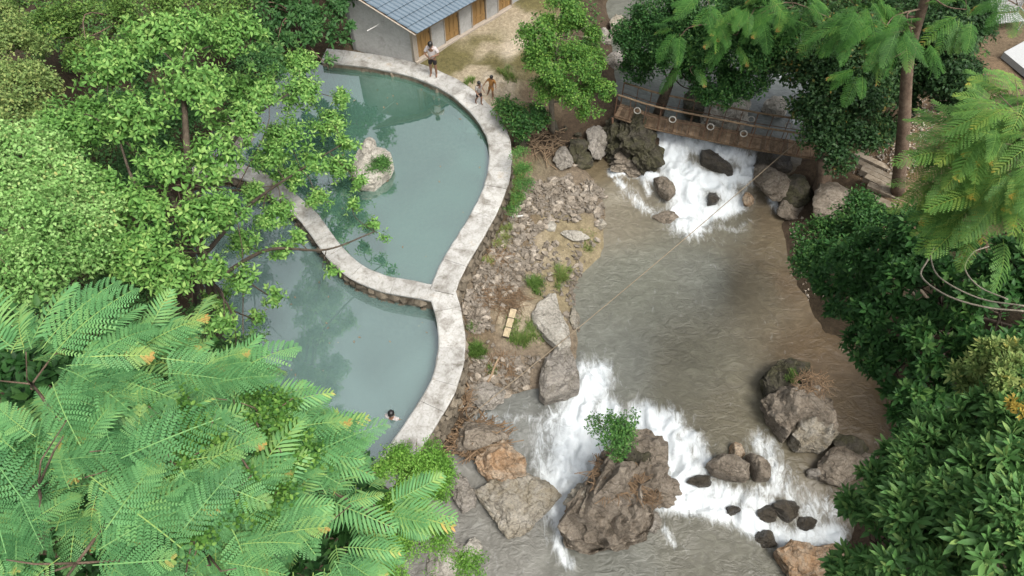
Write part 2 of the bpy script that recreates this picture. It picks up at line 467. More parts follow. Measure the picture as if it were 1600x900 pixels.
def _river():
    m, nt, nn, ll, b = nodes('river_water')
    fo = N(nt, 'ShaderNodeAttribute', attribute_name='foam')
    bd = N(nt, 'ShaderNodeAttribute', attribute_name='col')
    g = N(nt, 'ShaderNodeNewGeometry')
    mp = N(nt, 'ShaderNodeMapping'); mp.inputs['Scale'].default_value = (1.0, 0.8, 1.0)
    ll.new(g.outputs['Position'], mp.inputs['Vector'])
    mw = N(nt, 'ShaderNodeMapping'); mw.inputs['Scale'].default_value = (0.72, 1.15, 1.0); mw.inputs['Rotation'].default_value = (0, 0, .25)
    ll.new(g.outputs['Position'], mw.inputs['Vector'])
    mf = N(nt, 'ShaderNodeMapping'); mf.inputs['Scale'].default_value = (1.3, 0.5, 1.0)
    ll.new(g.outputs['Position'], mf.inputs['Vector'])
    def nz(s, d=6, r=0.65, dist=0.6, mp=mp):
        n = N(nt, 'ShaderNodeTexNoise'); n.inputs['Scale'].default_value = s; n.inputs['Detail'].default_value = d
        n.inputs['Roughness'].default_value = r; n.inputs['Distortion'].default_value = dist
        ll.new(mp.outputs[0], n.inputs['Vector']); return n.outputs['Fac']
    n1 = nz(3.4, 9, 0.74, 1.3, mf)
    ms = N(nt, 'ShaderNodeMath', operation='SUBTRACT'); ll.new(n1, ms.inputs[0]); ms.inputs[1].default_value = 0.5
    mm = N(nt, 'ShaderNodeMath', operation='MULTIPLY_ADD'); ll.new(ms.outputs[0], mm.inputs[0]); mm.inputs[1].default_value = 1.55; ll.new(fo.outputs['Fac'], mm.inputs[2])
    fr = ramp(nt, [(0.16, (0, 0, 0)), (0.36, (0.22, 0.22, 0.22)), (0.6, (0.7, 0.7, 0.7)), (0.95, (1, 1, 1))]); ll.new(mm.outputs[0], fr.inputs[0])
    n2 = nz(3.4, 6, 0.6, 1.1, mw)
    br = ramp(nt, [(0.3, (0.78, 0.78, 0.78)), (0.5, (0.95, 0.95, 0.95)), (0.7, (1.22, 1.24, 1.25))]); ll.new(n2, br.inputs[0])
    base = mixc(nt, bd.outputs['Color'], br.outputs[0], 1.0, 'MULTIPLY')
    c = mixc(nt, base, (0.56, 0.595, 0.605), fr.outputs[0])
    ll.new(c, b.inputs['Base Color'])
    rr = N(nt, 'ShaderNodeMapRange'); rr.inputs[3].default_value = 0.4; rr.inputs[4].default_value = 0.75
    ll.new(fr.outputs[0], rr.inputs[0]); ll.new(rr.outputs[0], b.inputs['Roughness'])
    b.inputs['IOR'].default_value = 1.33
    n3 = nz(3.4, 3, 0.5, 1.6, mw); n4 = nz(9, 3, 0.5, 1.2, mw)
    ad = N(nt, 'ShaderNodeMath', operation='MULTIPLY_ADD'); ll.new(n4, ad.inputs[0]); ad.inputs[1].default_value = 0.4; ll.new(n3, ad.inputs[2])
    nb = nz(0.7, 3, 0.5, 0.5); nr_ = ramp(nt, [(0.35, (.25, .25, .25)), (0.65, (1, 1, 1))]); ll.new(nb, nr_.inputs[0])
    ml = N(nt, 'ShaderNodeMath', operation='MULTIPLY'); ll.new(ad.outputs[0], ml.inputs[0]); ll.new(nr_.outputs[0], ml.inputs[1])
    bump(nt, b, ml.outputs[0], 0.9, 0.065)
    return m
M['river'] = _river()

def _pond(name, c, ior):
    m, nt, nn, ll, b = nodes(name)
    f = noisen(nt, 0.35, 4, 0.5, 'Position', 0.5)
    r = ramp(nt, [(0.35, tuple(k * 0.85 for k in c)), (0.65, tuple(k * 1.15 for k in c))]); ll.new(f, r.inputs[0])
    ll.new(r.outputs[0], b.inputs['Base Color'])
    b.inputs['Roughness'].default_value = 0.03; b.inputs['IOR'].default_value = ior
    h = noisen(nt, 1.8, 3, 0.5, 'Position', 0.3); bump(nt, b, h, 0.05, 0.03)
    tr = N(nt, 'ShaderNodeBsdfTransparent'); tr.inputs[0].default_value = (0.75, 0.95, 0.88, 1)
    mx = N(nt, 'ShaderNodeMixShader'); mx.inputs[0].default_value = 0.2
    ll.new(b.outputs[0], mx.inputs[1]); ll.new(tr.outputs[0], mx.inputs[2])
    ll.new(mx.outputs[0], nn['Material Output'].inputs['Surface'])
    return m
M['pond_upper'] = _pond('pond_upper', (0.058, 0.128, 0.097), 4.2)
M['pond_lower'] = _pond('pond_lower', (0.105, 0.165, 0.152), 2.7)

M['leaf_pond'] = leafmat('leaf_pond', (0.03, 0.1, 0.016), (0.135, 0.285, 0.064), (0.31, 0.46, 0.13))
M['leaf_bush'] = leafmat('leaf_bush', (0.03, 0.1, 0.018), (0.175, 0.34, 0.09), (0.33, 0.5, 0.18))
M['leaf_bright'] = leafmat('leaf_bright', (0.02, 0.07, 0.011), (0.078, 0.185, 0.032), (0.2, 0.33, 0.065))
M['leaf_vine'] = leafmat('leaf_vine', (0.03, 0.075, 0.015), (0.1, 0.19, 0.04), (0.22, 0.3, 0.07))
M['leaf_fern'] = leafmat('leaf_fern', (.026, .105, .034), (.135, .315, .115), (.28, .40, .11), (.50, .30, .09))
M['leaf_fern_lime'] = leafmat('leaf_fern_lime', (0.035, 0.1, 0.025), (0.115, 0.24, 0.05), (0.25, 0.32, 0.06), (.42, .3, .05))
M['leaf_fern_dark'] = leafmat('leaf_fern_dark', (0.02, 0.07, 0.014), (0.06, 0.165, 0.03), (0.14, 0.24, 0.045), (.3, .18, .05))
M['leaf_dark'] = leafmat('leaf_dark', (0.012, 0.034, 0.012), (0.028, 0.068, 0.022), (0.06, 0.115, 0.035))
M['leaf_mid'] = leafmat('leaf_mid', (0.012, 0.042, 0.012), (0.04, 0.115, 0.028), (0.11, 0.21, 0.05))
M['leaf_back'] = leafmat('leaf_back', (0.02, 0.065, 0.02), (0.065, 0.155, 0.045), (0.13, 0.22, 0.065))
M['leaf_lance'] = leafmat('leaf_lance', (0.025, 0.07, 0.02), (0.095, 0.215, 0.06), (0.26, 0.37, 0.11), (.4, .28, .04))
M['leaf_lime'] = leafmat('leaf_lime', (0.06, 0.11, 0.03), (0.16, 0.24, 0.07), (0.32, 0.36, 0.12), (0.5, 0.34, 0.05))
M['leaf_small'] = leafmat('leaf_small', (0.03, 0.085, 0.02), (0.075, 0.19, 0.045), (0.16, 0.3, 0.07))
M['leaf_gold'] = leafmat('leaf_gold', (.22, .15, .025), (.36, .27, .05), (.42, .34, .08))
M['leaf_lush'] = leafmat('leaf_lush', (.04, .12, .015), (.15, .32, .05), (.27, .43, .09))
M['grass'] = leafmat('grass', (0.05, 0.10, 0.02), (0.12, 0.21, 0.045), (0.24, 0.27, 0.09), (0.36, 0.27, 0.12))
#SETTING
# ------------------------------------------------------------------ levels of the river
ZR = [(1100, 60, -.5), (1200, 150, -.5), (1000, 140, -.5), (1050, 212, -.6), (1150, 232, -.65), (1230, 240, -.7), (1045, 262, -1.05),
      (1120, 285, -1.15), (1180, 272, -1.0), (960, 275, -1.45), (1000, 330, -1.7), (1070, 348, -1.72), (1150, 342, -1.72), (1200, 330, -1.62),
      (930, 250, -1.5), (1000, 450, -1.75), (1200, 450, -1.75), (950, 550, -1.78), (1100, 550, -1.78), (1250, 550, -1.75), (1350, 650, -1.78),
      (870, 605, -1.85), (920, 615, -1.85), (1040, 650, -1.85), (1120, 690, -1.9), (1200, 690, -1.9), (870, 720, -2.3), (930, 720, -2.35),
      (1040, 790, -2.4), (1100, 825, -2.4), (1180, 865, -2.45), (1290, 855, -2.4), (790, 640, -1.9), (730, 680, -2.05), (720, 800, -2.38),
      (760, 880, -2.45), (900, 880, -2.5), (1050, 870, -2.5), (1350, 730, -1.9)]
zr_xy = [P(*c)[:2] for c in ZR]; zr_z = [c[2] for c in ZR]
def zriver(X, Y): return idw(zr_xy, zr_z, np.asarray(X, float), np.asarray(Y, float), 4.0)
def PR(px, py):
    z = -1.7
    for _ in range(6):
        p = P(px, py, z); z = float(zriver(p[0], p[1]))
    return np.array((p[0], p[1], z))

RIVER = [(940, -40), (955, 60), (960, 105), (962, 150), (1000, 198), (1022, 215), (1026, 240), (1006, 262), (965, 262), (935, 245), (905, 255), (930, 285),
         (944, 312), (940, 360), (938, 400), (905, 428), (888, 455), (896, 500), (900, 560), (880, 600), (840, 602), (800, 612), (770, 632), (735, 652),
         (715, 678), (700, 700), (680, 740), (640, 800), (620, 900), (620, 1000), (1330, 1000), (1325, 870), (1345, 800), (1400, 760), (1410, 670),
         (1390, 600), (1350, 545), (1290, 520), (1268, 480), (1240, 430), (1225, 370), (1228, 330), (1215, 300), (1238, 270), (1258, 240), (1278, 200),
         (1290, 120), (1300, -40)]
river_poly = [PR(*p)[:2] for p in RIVER]

# ------------------------------------------------------------------ pool wall lines (wall top is z = 0)
upper_line = spline([P(*p) for p in [(506, 85), (560, 91), (605, 98), (645, 107), (682, 121), (717, 140), (747, 166), (767, 191), (779, 217), (782, 247),
                                     (777, 282), (763, 318), (745, 352), (724, 387), (704, 422), (690, 456)]], 4)
lower_line = spline([P(*p) for p in [(690, 452), (697, 474), (702, 498), (706, 530), (702, 567), (690, 605), (668, 643), (650, 672), (622, 712), (590, 750)]], 4)
div_line = spline([P(*p) for p in [(680, 457), (645, 450), (602, 442), (560, 425), (528, 399), (503, 367), (480, 336), (443, 303), (402, 276), (370, 265), (330, 262), (285, 272)]], 4)
upper_shore = [P(*p) for p in [(255, 262), (300, 215), (345, 165), (385, 120), (440, 85), (485, 78)]]
lower_shore = [P(*p) for p in [(520, 780), (440, 700), (380, 620), (335, 540), (300, 450), (275, 370), (262, 300)]]
upper_poly = [p[:2] for p in upper_line] + [p[:2] for p in div_line] + [p[:2] for p in upper_shore]
lower_poly = [p[:2] for p in div_line[::-1]] + [p[:2] for p in lower_line] + [p[:2] for p in lower_shore]

# ------------------------------------------------------------------ ground
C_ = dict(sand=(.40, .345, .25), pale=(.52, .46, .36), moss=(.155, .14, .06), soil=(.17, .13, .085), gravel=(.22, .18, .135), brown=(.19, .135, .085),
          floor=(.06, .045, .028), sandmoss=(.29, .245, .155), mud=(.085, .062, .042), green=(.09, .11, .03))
G = [(720, 85, -.04, 'moss'), (760, 60, -.04, 'moss'), (790, 78, -.05, 'pale'), (770, 70, -.05, 'sand'), (705, 98, -.04, 'moss'), (775, 105, -.1, 'moss'),
     (830, 95, -.2, 'moss'), (800, 20, 0, 'sand'), (770, 140, -.06, 'pale'), (750, 45, 0, 'sand'), (820, 5, 0, 'moss'), (740, 125, -.05, 'sand'),
     (830, 165, -.7, 'soil'), (860, 205, -.9, 'mud'), (805, 225, -.9, 'soil'), (900, 225, -1.2, 'mud'), (950, 235, -1.3, 'mud'), (790, 160, -.4, 'sandmoss'),
     (815, 290, -1.0, 'green'), (850, 300, -1.25, 'gravel'), (920, 300, -1.5, 'gravel'), (800, 345, -1.0, 'soil'), (880, 372, -1.4, 'sandmoss'),
     (920, 400, -1.55, 'sandmoss'), (850, 400, -1.3, 'sand'), (760, 425, -1.0, 'gravel'), (800, 440, -1.2, 'gravel'), (860, 440, -1.4, 'sandmoss'),
     (740, 520, -1.1, 'soil'), (800, 500, -1.25, 'sand'), (840, 570, -1.6, 'gravel'), (770, 600, -1.55, 'gravel'), (725, 625, -1.6, 'mud'),
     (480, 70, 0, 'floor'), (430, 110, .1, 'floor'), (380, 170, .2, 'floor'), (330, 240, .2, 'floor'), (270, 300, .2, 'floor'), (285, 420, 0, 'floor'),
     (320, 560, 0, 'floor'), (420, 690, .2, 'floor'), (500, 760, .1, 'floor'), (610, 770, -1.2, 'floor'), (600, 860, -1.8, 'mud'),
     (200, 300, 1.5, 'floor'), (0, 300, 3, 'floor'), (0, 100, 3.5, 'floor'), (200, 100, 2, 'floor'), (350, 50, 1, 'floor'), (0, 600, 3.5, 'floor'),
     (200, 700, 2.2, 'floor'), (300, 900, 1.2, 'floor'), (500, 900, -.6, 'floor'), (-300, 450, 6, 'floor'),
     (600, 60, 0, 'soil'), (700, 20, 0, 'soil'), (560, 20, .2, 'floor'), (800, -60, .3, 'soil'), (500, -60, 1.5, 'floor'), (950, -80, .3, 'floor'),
     (1300, 300, -.6, 'mud'), (1345, 262, .0, 'brown'), (1400, 300, .25, 'brown'), (1450, 200, .8, 'brown'), (1430, 240, .55, 'brown'), (1500, 100, 1.2, 'brown'),
     (1550, 150, 1.3, 'soil'), (1600, 60, 1.2, 'soil'), (1350, 330, -.3, 'brown'), (1300, 360, -.9, 'mud'), (1260, 320, -1.3, 'mud'), (1330, 420, -.9, 'floor'),
     (1400, 480, 0, 'floor'), (1500, 500, 2, 'floor'), (1600, 500, 3, 'floor'), (1440, 650, -.6, 'mud'), (1500, 700, .9, 'floor'), (1600, 700, 3, 'floor'),
     (1420, 850, -.8, 'mud'), (1520, 850, 1.5, 'floor'), (1600, 850, 3, 'floor'), (1900, 500, 7, 'floor'),
     (1315, 150, -.2, 'mud'), (1345, 60, 0, 'floor'), (938, 90, -.2, 'mud'), (930, 30, 0, 'mud'), (900, 120, -.4, 'floor'), (945, 165, -.5, 'mud')]
g_xy = [P(*c[:3])[:2] for c in G]
gx0, gx1, gy0, gy1, gs = -30.0, 32.0, -6.0, 52.0, 0.2
gxs = np.arange(gx0, gx1 + .01, gs); gys = np.arange(gy0, gy1 + .01, gs)
GX, GY = np.meshgrid(gxs, gys)
land = idw(g_xy, [c[2] for c in G], GX, GY, 3.5)
land += (fbm(GX * .9, GY * .9, 4, 5) - .47) * .35 * smooth(.3, 1.5, np.abs(seg_dist(GX, GY, upper_line))) 
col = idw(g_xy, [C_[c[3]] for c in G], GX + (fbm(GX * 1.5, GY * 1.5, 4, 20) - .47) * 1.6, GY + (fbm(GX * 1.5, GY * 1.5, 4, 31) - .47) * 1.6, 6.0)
sdr = sdist(GX, GY, river_poly) + (fbm(GX * 1.7, GY * 1.7, 3, 9) - .45) * .35
zrg = zriver(GX, GY)
bank = zrg + .03 + np.clip(sdr, 0, 9) * .45
bed = zrg - np.clip(-sdr * .5, 0, .6)
tz = np.where(sdr > 0, np.where(land > bank, land * smooth(0, 1.3, sdr) + bank * (1 - smooth(0, 1.3, sdr)), np.maximum(land, zrg + .03)), bed)
sd_u = sdist(GX, GY, upper_poly); sd_l = sdist(GX, GY, lower_poly)
sdp = np.minimum(sd_u, sd_l)
tz = np.where(sdp < -.05, tz + (-1.75 - tz) * smooth(.05, .6, -sdp), tz)
nearwall = np.minimum(seg_dist(GX, GY, upper_line), np.minimum(seg_dist(GX, GY, lower_line), seg_dist(GX, GY, div_line)))
tz = np.where(nearwall < .55, np.minimum(tz, -.06), tz)
ny, nx = GX.shape
idx = np.arange(nx * ny).reshape(ny, nx)
gf = np.stack([idx[:-1, :-1], idx[:-1, 1:], idx[1:, 1:], idx[1:, :-1]], -1).reshape(-1, 4)
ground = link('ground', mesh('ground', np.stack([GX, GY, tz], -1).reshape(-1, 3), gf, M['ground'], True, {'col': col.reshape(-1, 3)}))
tag(ground, 'stony brown river bank, sandy yard and shaded forest floor', None, None, 'structure')

def terr(x, y):
    fx = np.clip((np.asarray(x, float) - gx0) / gs, 0, nx - 1.001); fy = np.clip((np.asarray(y, float) - gy0) / gs, 0, ny - 1.001)
    i = fx.astype(int); j = fy.astype(int); a = fx - i; b = fy - j
    return (tz[j, i] * (1 - a) + tz[j, i + 1] * a) * (1 - b) + (tz[j + 1, i] * (1 - a) + tz[j + 1, i + 1] * a) * b

def PG(px, py, dz=0.0):
    """where the pixel's ray meets the ground"""
    z = 0.0
    for _ in range(12):
        p = P(px, py, z); z = .5 * z + .5 * float(terr(p[0], p[1]))
    p = P(px, py, z)
    return np.array((p[0], p[1], float(terr(p[0], p[1])) + dz))

# ------------------------------------------------------------------ river water
FOAM = [([(1030, 213), (1045, 240), (1060, 268), (1076, 300), (1078, 348)], 24, 1.05), ([(1045, 218), (1090, 228), (1150, 243), (1182, 262)], 13, .9),
        ([(1180, 255), (1165, 275), (1130, 284)], 14, .95), ([(1060, 262), (1100, 280), (1130, 292)], 16, 1.0),
        ([(1135, 298), (1152, 318), (1130, 330), (1108, 333)], 13, .95), ([(960, 270), (990, 268), (1022, 276)], 8, .95),
        ([(966, 284), (985, 306), (1012, 330), (1042, 345), (1070, 352)], 9, .45), ([(1003, 280), (1014, 300)], 5, .5), ([(1204, 312), (1222, 332)], 7, .8),
        ([(1125, 352), (1150, 362), (1166, 350)], 9, .3), ([(1075, 345), (1072, 372)], 8, .6), ([(1040, 215), (1060, 232)], 16, 1.0),
        ([(925, 592), (910, 630), (898, 680), (884, 740), (876, 795)], 27, 1.1), ([(945, 650), (920, 700), (890, 740)], 27, 1.1),
        ([(880, 640), (850, 690), (850, 740)], 20, .42), ([(878, 815), (868, 845), (890, 882)], 9, .55), ([(700, 640), (780, 660), (850, 650)], 14, .25),
        ([(1005, 652), (1035, 680), (1060, 720), (1085, 765)], 24, 1.0), ([(1035, 655), (1085, 690), (1100, 720)], 15, .75),
        ([(1035, 782), (1090, 785), (1150, 803), (1200, 830)], 17, 1.1), ([(1100, 765), (1160, 780), (1200, 790)], 14, .85), ([(1060, 750), (1085, 775)], 20, 1.0),
        ([(1195, 830), (1240, 845), (1300, 838)], 17, .95), ([(1190, 690), (1212, 735), (1240, 780), (1275, 810)], 17, .55), ([(1175, 770), (1215, 765), (1205, 740)], 9, .6),
        ([(1215, 740), (1260, 780), (1300, 800)], 14, .42), ([(1040, 828), (1052, 850)], 6, .5), ([(1000, 640), (1060, 655)], 14, .5),
        ([(1270, 120), (1225, 118)], 10, .55), ([(1240, 190), (1265, 185)], 7, .5)]
rs = 0.065
rxs = np.arange(-5.2, 12.6, rs); rys = np.arange(1.2, 34.0, rs)
RX, RY = np.meshgrid(rxs, rys)
rz = zriver(RX, RY)
foam = np.zeros(RX.shape)
for pts, w, k in FOAM:
    pl = [PR(*p)[:2] for p in pts]
    cy = sum(p[1] for p in pts) / len(pts)
    ww = w / (38 + cy * .022)
    d = seg_dist(RX, RY, pl)
    foam = np.maximum(foam, k * np.exp(-(d / (ww * 1.25)) ** 2))
wx = RX + (fbm(RX * .7, RY * .7, 3, 41) - .5) * 1.2
tn = fbm(wx * 2.2, RY * 1.1, 5, 50)
foam = np.clip(foam * (.5 + 1.0 * tn), 0, 1.2)
rip = (fbm(wx * 1.5, RY * 1.3, 4, 61) - .47)
rz = rz + rip * .05 + np.clip(foam, 0, 1) * (fbm(wx * 3.5, RY * 2.2, 5, 70) - .42) * .75 + (fbm(RX * 6, RY * 4, 2, 80) - .4) * .018
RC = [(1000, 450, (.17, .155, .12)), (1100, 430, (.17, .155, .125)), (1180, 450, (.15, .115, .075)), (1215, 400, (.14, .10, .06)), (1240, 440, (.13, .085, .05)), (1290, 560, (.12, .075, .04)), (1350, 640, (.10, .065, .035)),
      (960, 560, (.18, .165, .135)), (1080, 580, (.16, .135, .095)), (1150, 640, (.15, .12, .08)), (930, 255, (.15, .105, .06)), (955, 330, (.20, .16, .115)), (1050, 150, (.12, .12, .10)),  # last entry: upstream water, darkened to paint in the shade of the trees
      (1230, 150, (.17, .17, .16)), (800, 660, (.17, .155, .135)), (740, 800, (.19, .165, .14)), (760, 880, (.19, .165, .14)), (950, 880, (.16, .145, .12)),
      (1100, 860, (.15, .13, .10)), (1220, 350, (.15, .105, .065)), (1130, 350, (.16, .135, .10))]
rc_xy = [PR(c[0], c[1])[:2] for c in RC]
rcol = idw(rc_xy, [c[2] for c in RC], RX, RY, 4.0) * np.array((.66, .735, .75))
sdw = sdist(RX, RY, river_poly)
keep = sdw < .9
ny2, nx2 = RX.shape
idx = np.arange(nx2 * ny2).reshape(ny2, nx2)
rf = np.stack([idx[:-1, :-1], idx[:-1, 1:], idx[1:, 1:], idx[1:, :-1]], -1).reshape(-1, 4)
kf = keep.reshape(-1)[rf].all(1); rf = rf[kf]
used = np.unique(rf); remap = np.full(nx2 * ny2, -1); remap[used] = np.arange(len(used))
rv = np.stack([RX, RY, rz], -1).reshape(-1, 3)[used]
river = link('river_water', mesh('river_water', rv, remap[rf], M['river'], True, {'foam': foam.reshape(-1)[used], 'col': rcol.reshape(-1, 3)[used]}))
tag(river, 'brown grey mountain river with white rapids', None, None, 'structure')

# ------------------------------------------------------------------ pools
def sheet(name, poly, z, mat, label):
    me = mesh(name, [(p[0], p[1], z) for p in poly], [tuple(range(len(poly)))], mat)
    return tag(link(name, me), label, None, None, 'structure')
sheet('upper_pool_water', upper_poly[::-1] if False else upper_poly, -.30, M['pond_upper'], 'still turquoise water of the upper swimming pool')
sheet('lower_pool_water', lower_poly, -.62, M['pond_lower'], 'still grey green water of the lower swimming pool')

# ------------------------------------------------------------------ pool walls: core, coping slabs, face stones
def frame2d(line):
    t = np.gradient(line[:, :2], axis=0); t /= np.linalg.norm(t, axis=1)[:, None] + 1e-9
    return t, np.stack([t[:, 1], -t[:, 0]], -1)     # tangent, right-hand normal

def hull(n=11, flat=.65, seed=0):
    import bmesh
    rg = random.Random(seed)
    bm = bmesh.new()
    for i in range(n):
        v = Vector((rg.gauss(0, 1), rg.gauss(0, 1), rg.gauss(0, 1))).normalized() * rg.uniform(.8, 1.05)
        bm.verts.new((v.x, v.y * rg.uniform(.75, 1), v.z * flat))
    bmesh.ops.convex_hull(bm, input=bm.verts)
    loose = [v for v in bm.verts if not v.link_faces]
    for v in loose: bm.verts.remove(v)
    V = [v.co.copy() for v in bm.verts]; bm.verts.index_update()
    F = [tuple(v.index for v in f.verts) for f in bm.faces]
    bm.free()
    return V, F

def pool_wall(name, label, line, half, depth, faces, top=0.0, seed=1):
    rg = random.Random(seed)
    root = empty(name, (line[0][0], line[0][1], top - depth), label, 'wall')
    o3 = np.array((line[0][0], line[0][1], top - depth))
    t, nrm = frame2d(line)
    L = np.concatenate([[0], np.cumsum(np.linalg.norm(np.diff(line[:, :2], axis=0), axis=1))])
    at = lambda s: (np.array([np.interp(s, L, line[:, 0]), np.interp(s, L, line[:, 1])]), np.array([np.interp(s, L, nrm[:, 0]), np.interp(s, L, nrm[:, 1])]))
    V = []; F = []
    ns = int(L[-1] / .25) + 1
    for i in range(ns):
        p, n = at(L[-1] * i / (ns - 1))
        for sgn, z in ((-1, -depth - .3), (-1, -.07), (1, -.07), (1, -depth - .3)):
            q = p + n * sgn * (half - .05 + rg.uniform(-.015, .015))
            V.append((q[0] - o3[0], q[1] - o3[1], z + depth))
    for i in range(ns - 1):
        for k in range(3):
            F.append((i * 4 + k, i * 4 + k + 1, i * 4 + k + 5, i * 4 + k + 4))
    F += [(0, 1, 2, 3), tuple((ns - 1) * 4 + k for k in (3, 2, 1, 0))]
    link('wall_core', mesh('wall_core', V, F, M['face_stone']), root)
    s = 0.0
    while s < L[-1] - .3:
        ln = min(rg.uniform(.7, 1.5), L[-1] - s)
        if L[-1] - s - ln < .4: ln = L[-1] - s
        m = max(3, int(ln / .12))
        dz = rg.uniform(-.012, .012)
        V = []; F = []
        sk0, sk1 = rg.uniform(-.12, .12), rg.uniform(-.12, .12)
        for i in range(m + 1):
            f = i / m
            for j, w in enumerate((-1, -.9, -.3, .3, .9, 1)):
                ss = s + .005 + (ln - .01) * f
                p, n = at(ss)
                jit = .035 if abs(w) > .8 else 0
                hw = half + .03 * (mnoise.noise((p[0] * 2.3, p[1] * 2.3, seed + (w > 0)))) * (abs(w) > .8)
                q = p + n * w * hw
                z = dz + .012 * mnoise.noise((q[0] * 2.5, q[1] * 2.5, 3)) - (.03 if abs(w) == 1 else 0)
                V.append((q[0] - o3[0], q[1] - o3[1], z + depth))
            for w in (1, -1):
                p, n = at(s + .005 + (ln - .01) * f)
                q = p + n * w * (half - .02)
                V.append((q[0] - o3[0], q[1] - o3[1], depth - .12))
        for i in range(m):
            a, b = i * 8, (i + 1) * 8
            for j in range(7): F.append((a + j, b + j, b + j + 1, a + j + 1))
            F.append((a + 7, b + 7, b, a))
        F += [tuple(range(7, -1, -1)), tuple(m * 8 + k for k in range(8))]
        link('coping_slab', mesh('coping_slab', V, F, M['coping'], False), root)
        s += ln
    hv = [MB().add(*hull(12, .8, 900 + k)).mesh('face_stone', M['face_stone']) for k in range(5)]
    for side, s0, s1, rows in faces:
        for r_ in range(rows):
            s = s0 * L[-1]
            while s < s1 * L[-1]:
                w = rg.uniform(.22, .42)
                p, n = at(s + w / 2)
                h = (depth - .12) / rows
                q = p + n * side * (half - .03)
                th = math.atan2(n[1] * side, n[0] * side)
                m4 = Matrix.Translation((q[0] - o3[0], q[1] - o3[1], depth - .13 - h * (r_ + .5) + rg.uniform(-.03, .03))) @ Matrix.Rotation(th + math.pi / 2, 4, 'Z') @ Matrix.Rotation(rg.uniform(-.3, .3), 4, 'Y') @ Matrix.Diagonal((w * .55, rg.uniform(.09, .16), h * .75, 1))
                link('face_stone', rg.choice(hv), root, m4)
                s += w
    return root

# right-hand normal of upper_line (running left to right then down): first points to the pool side
pool_wall('pool_wall', 'long curved pale stone wall round the upper pool, a man standing on it', upper_line, .41, 1.3, [(-1, .22, 1.0, 3), (1, 0, .35, 1)], 0.0, 3)
pool_wall('pool_wall', 'stone wall curving down along the lower pool beside the rubble', lower_line, .41, 1.5, [(-1, .0, 1.0, 4)], -.05, 5)
pool_wall('pool_wall', 'curved stone divider wall between the two pools', div_line, .31, 1.2, [(-1, .02, .9, 3)], -.025, 8)
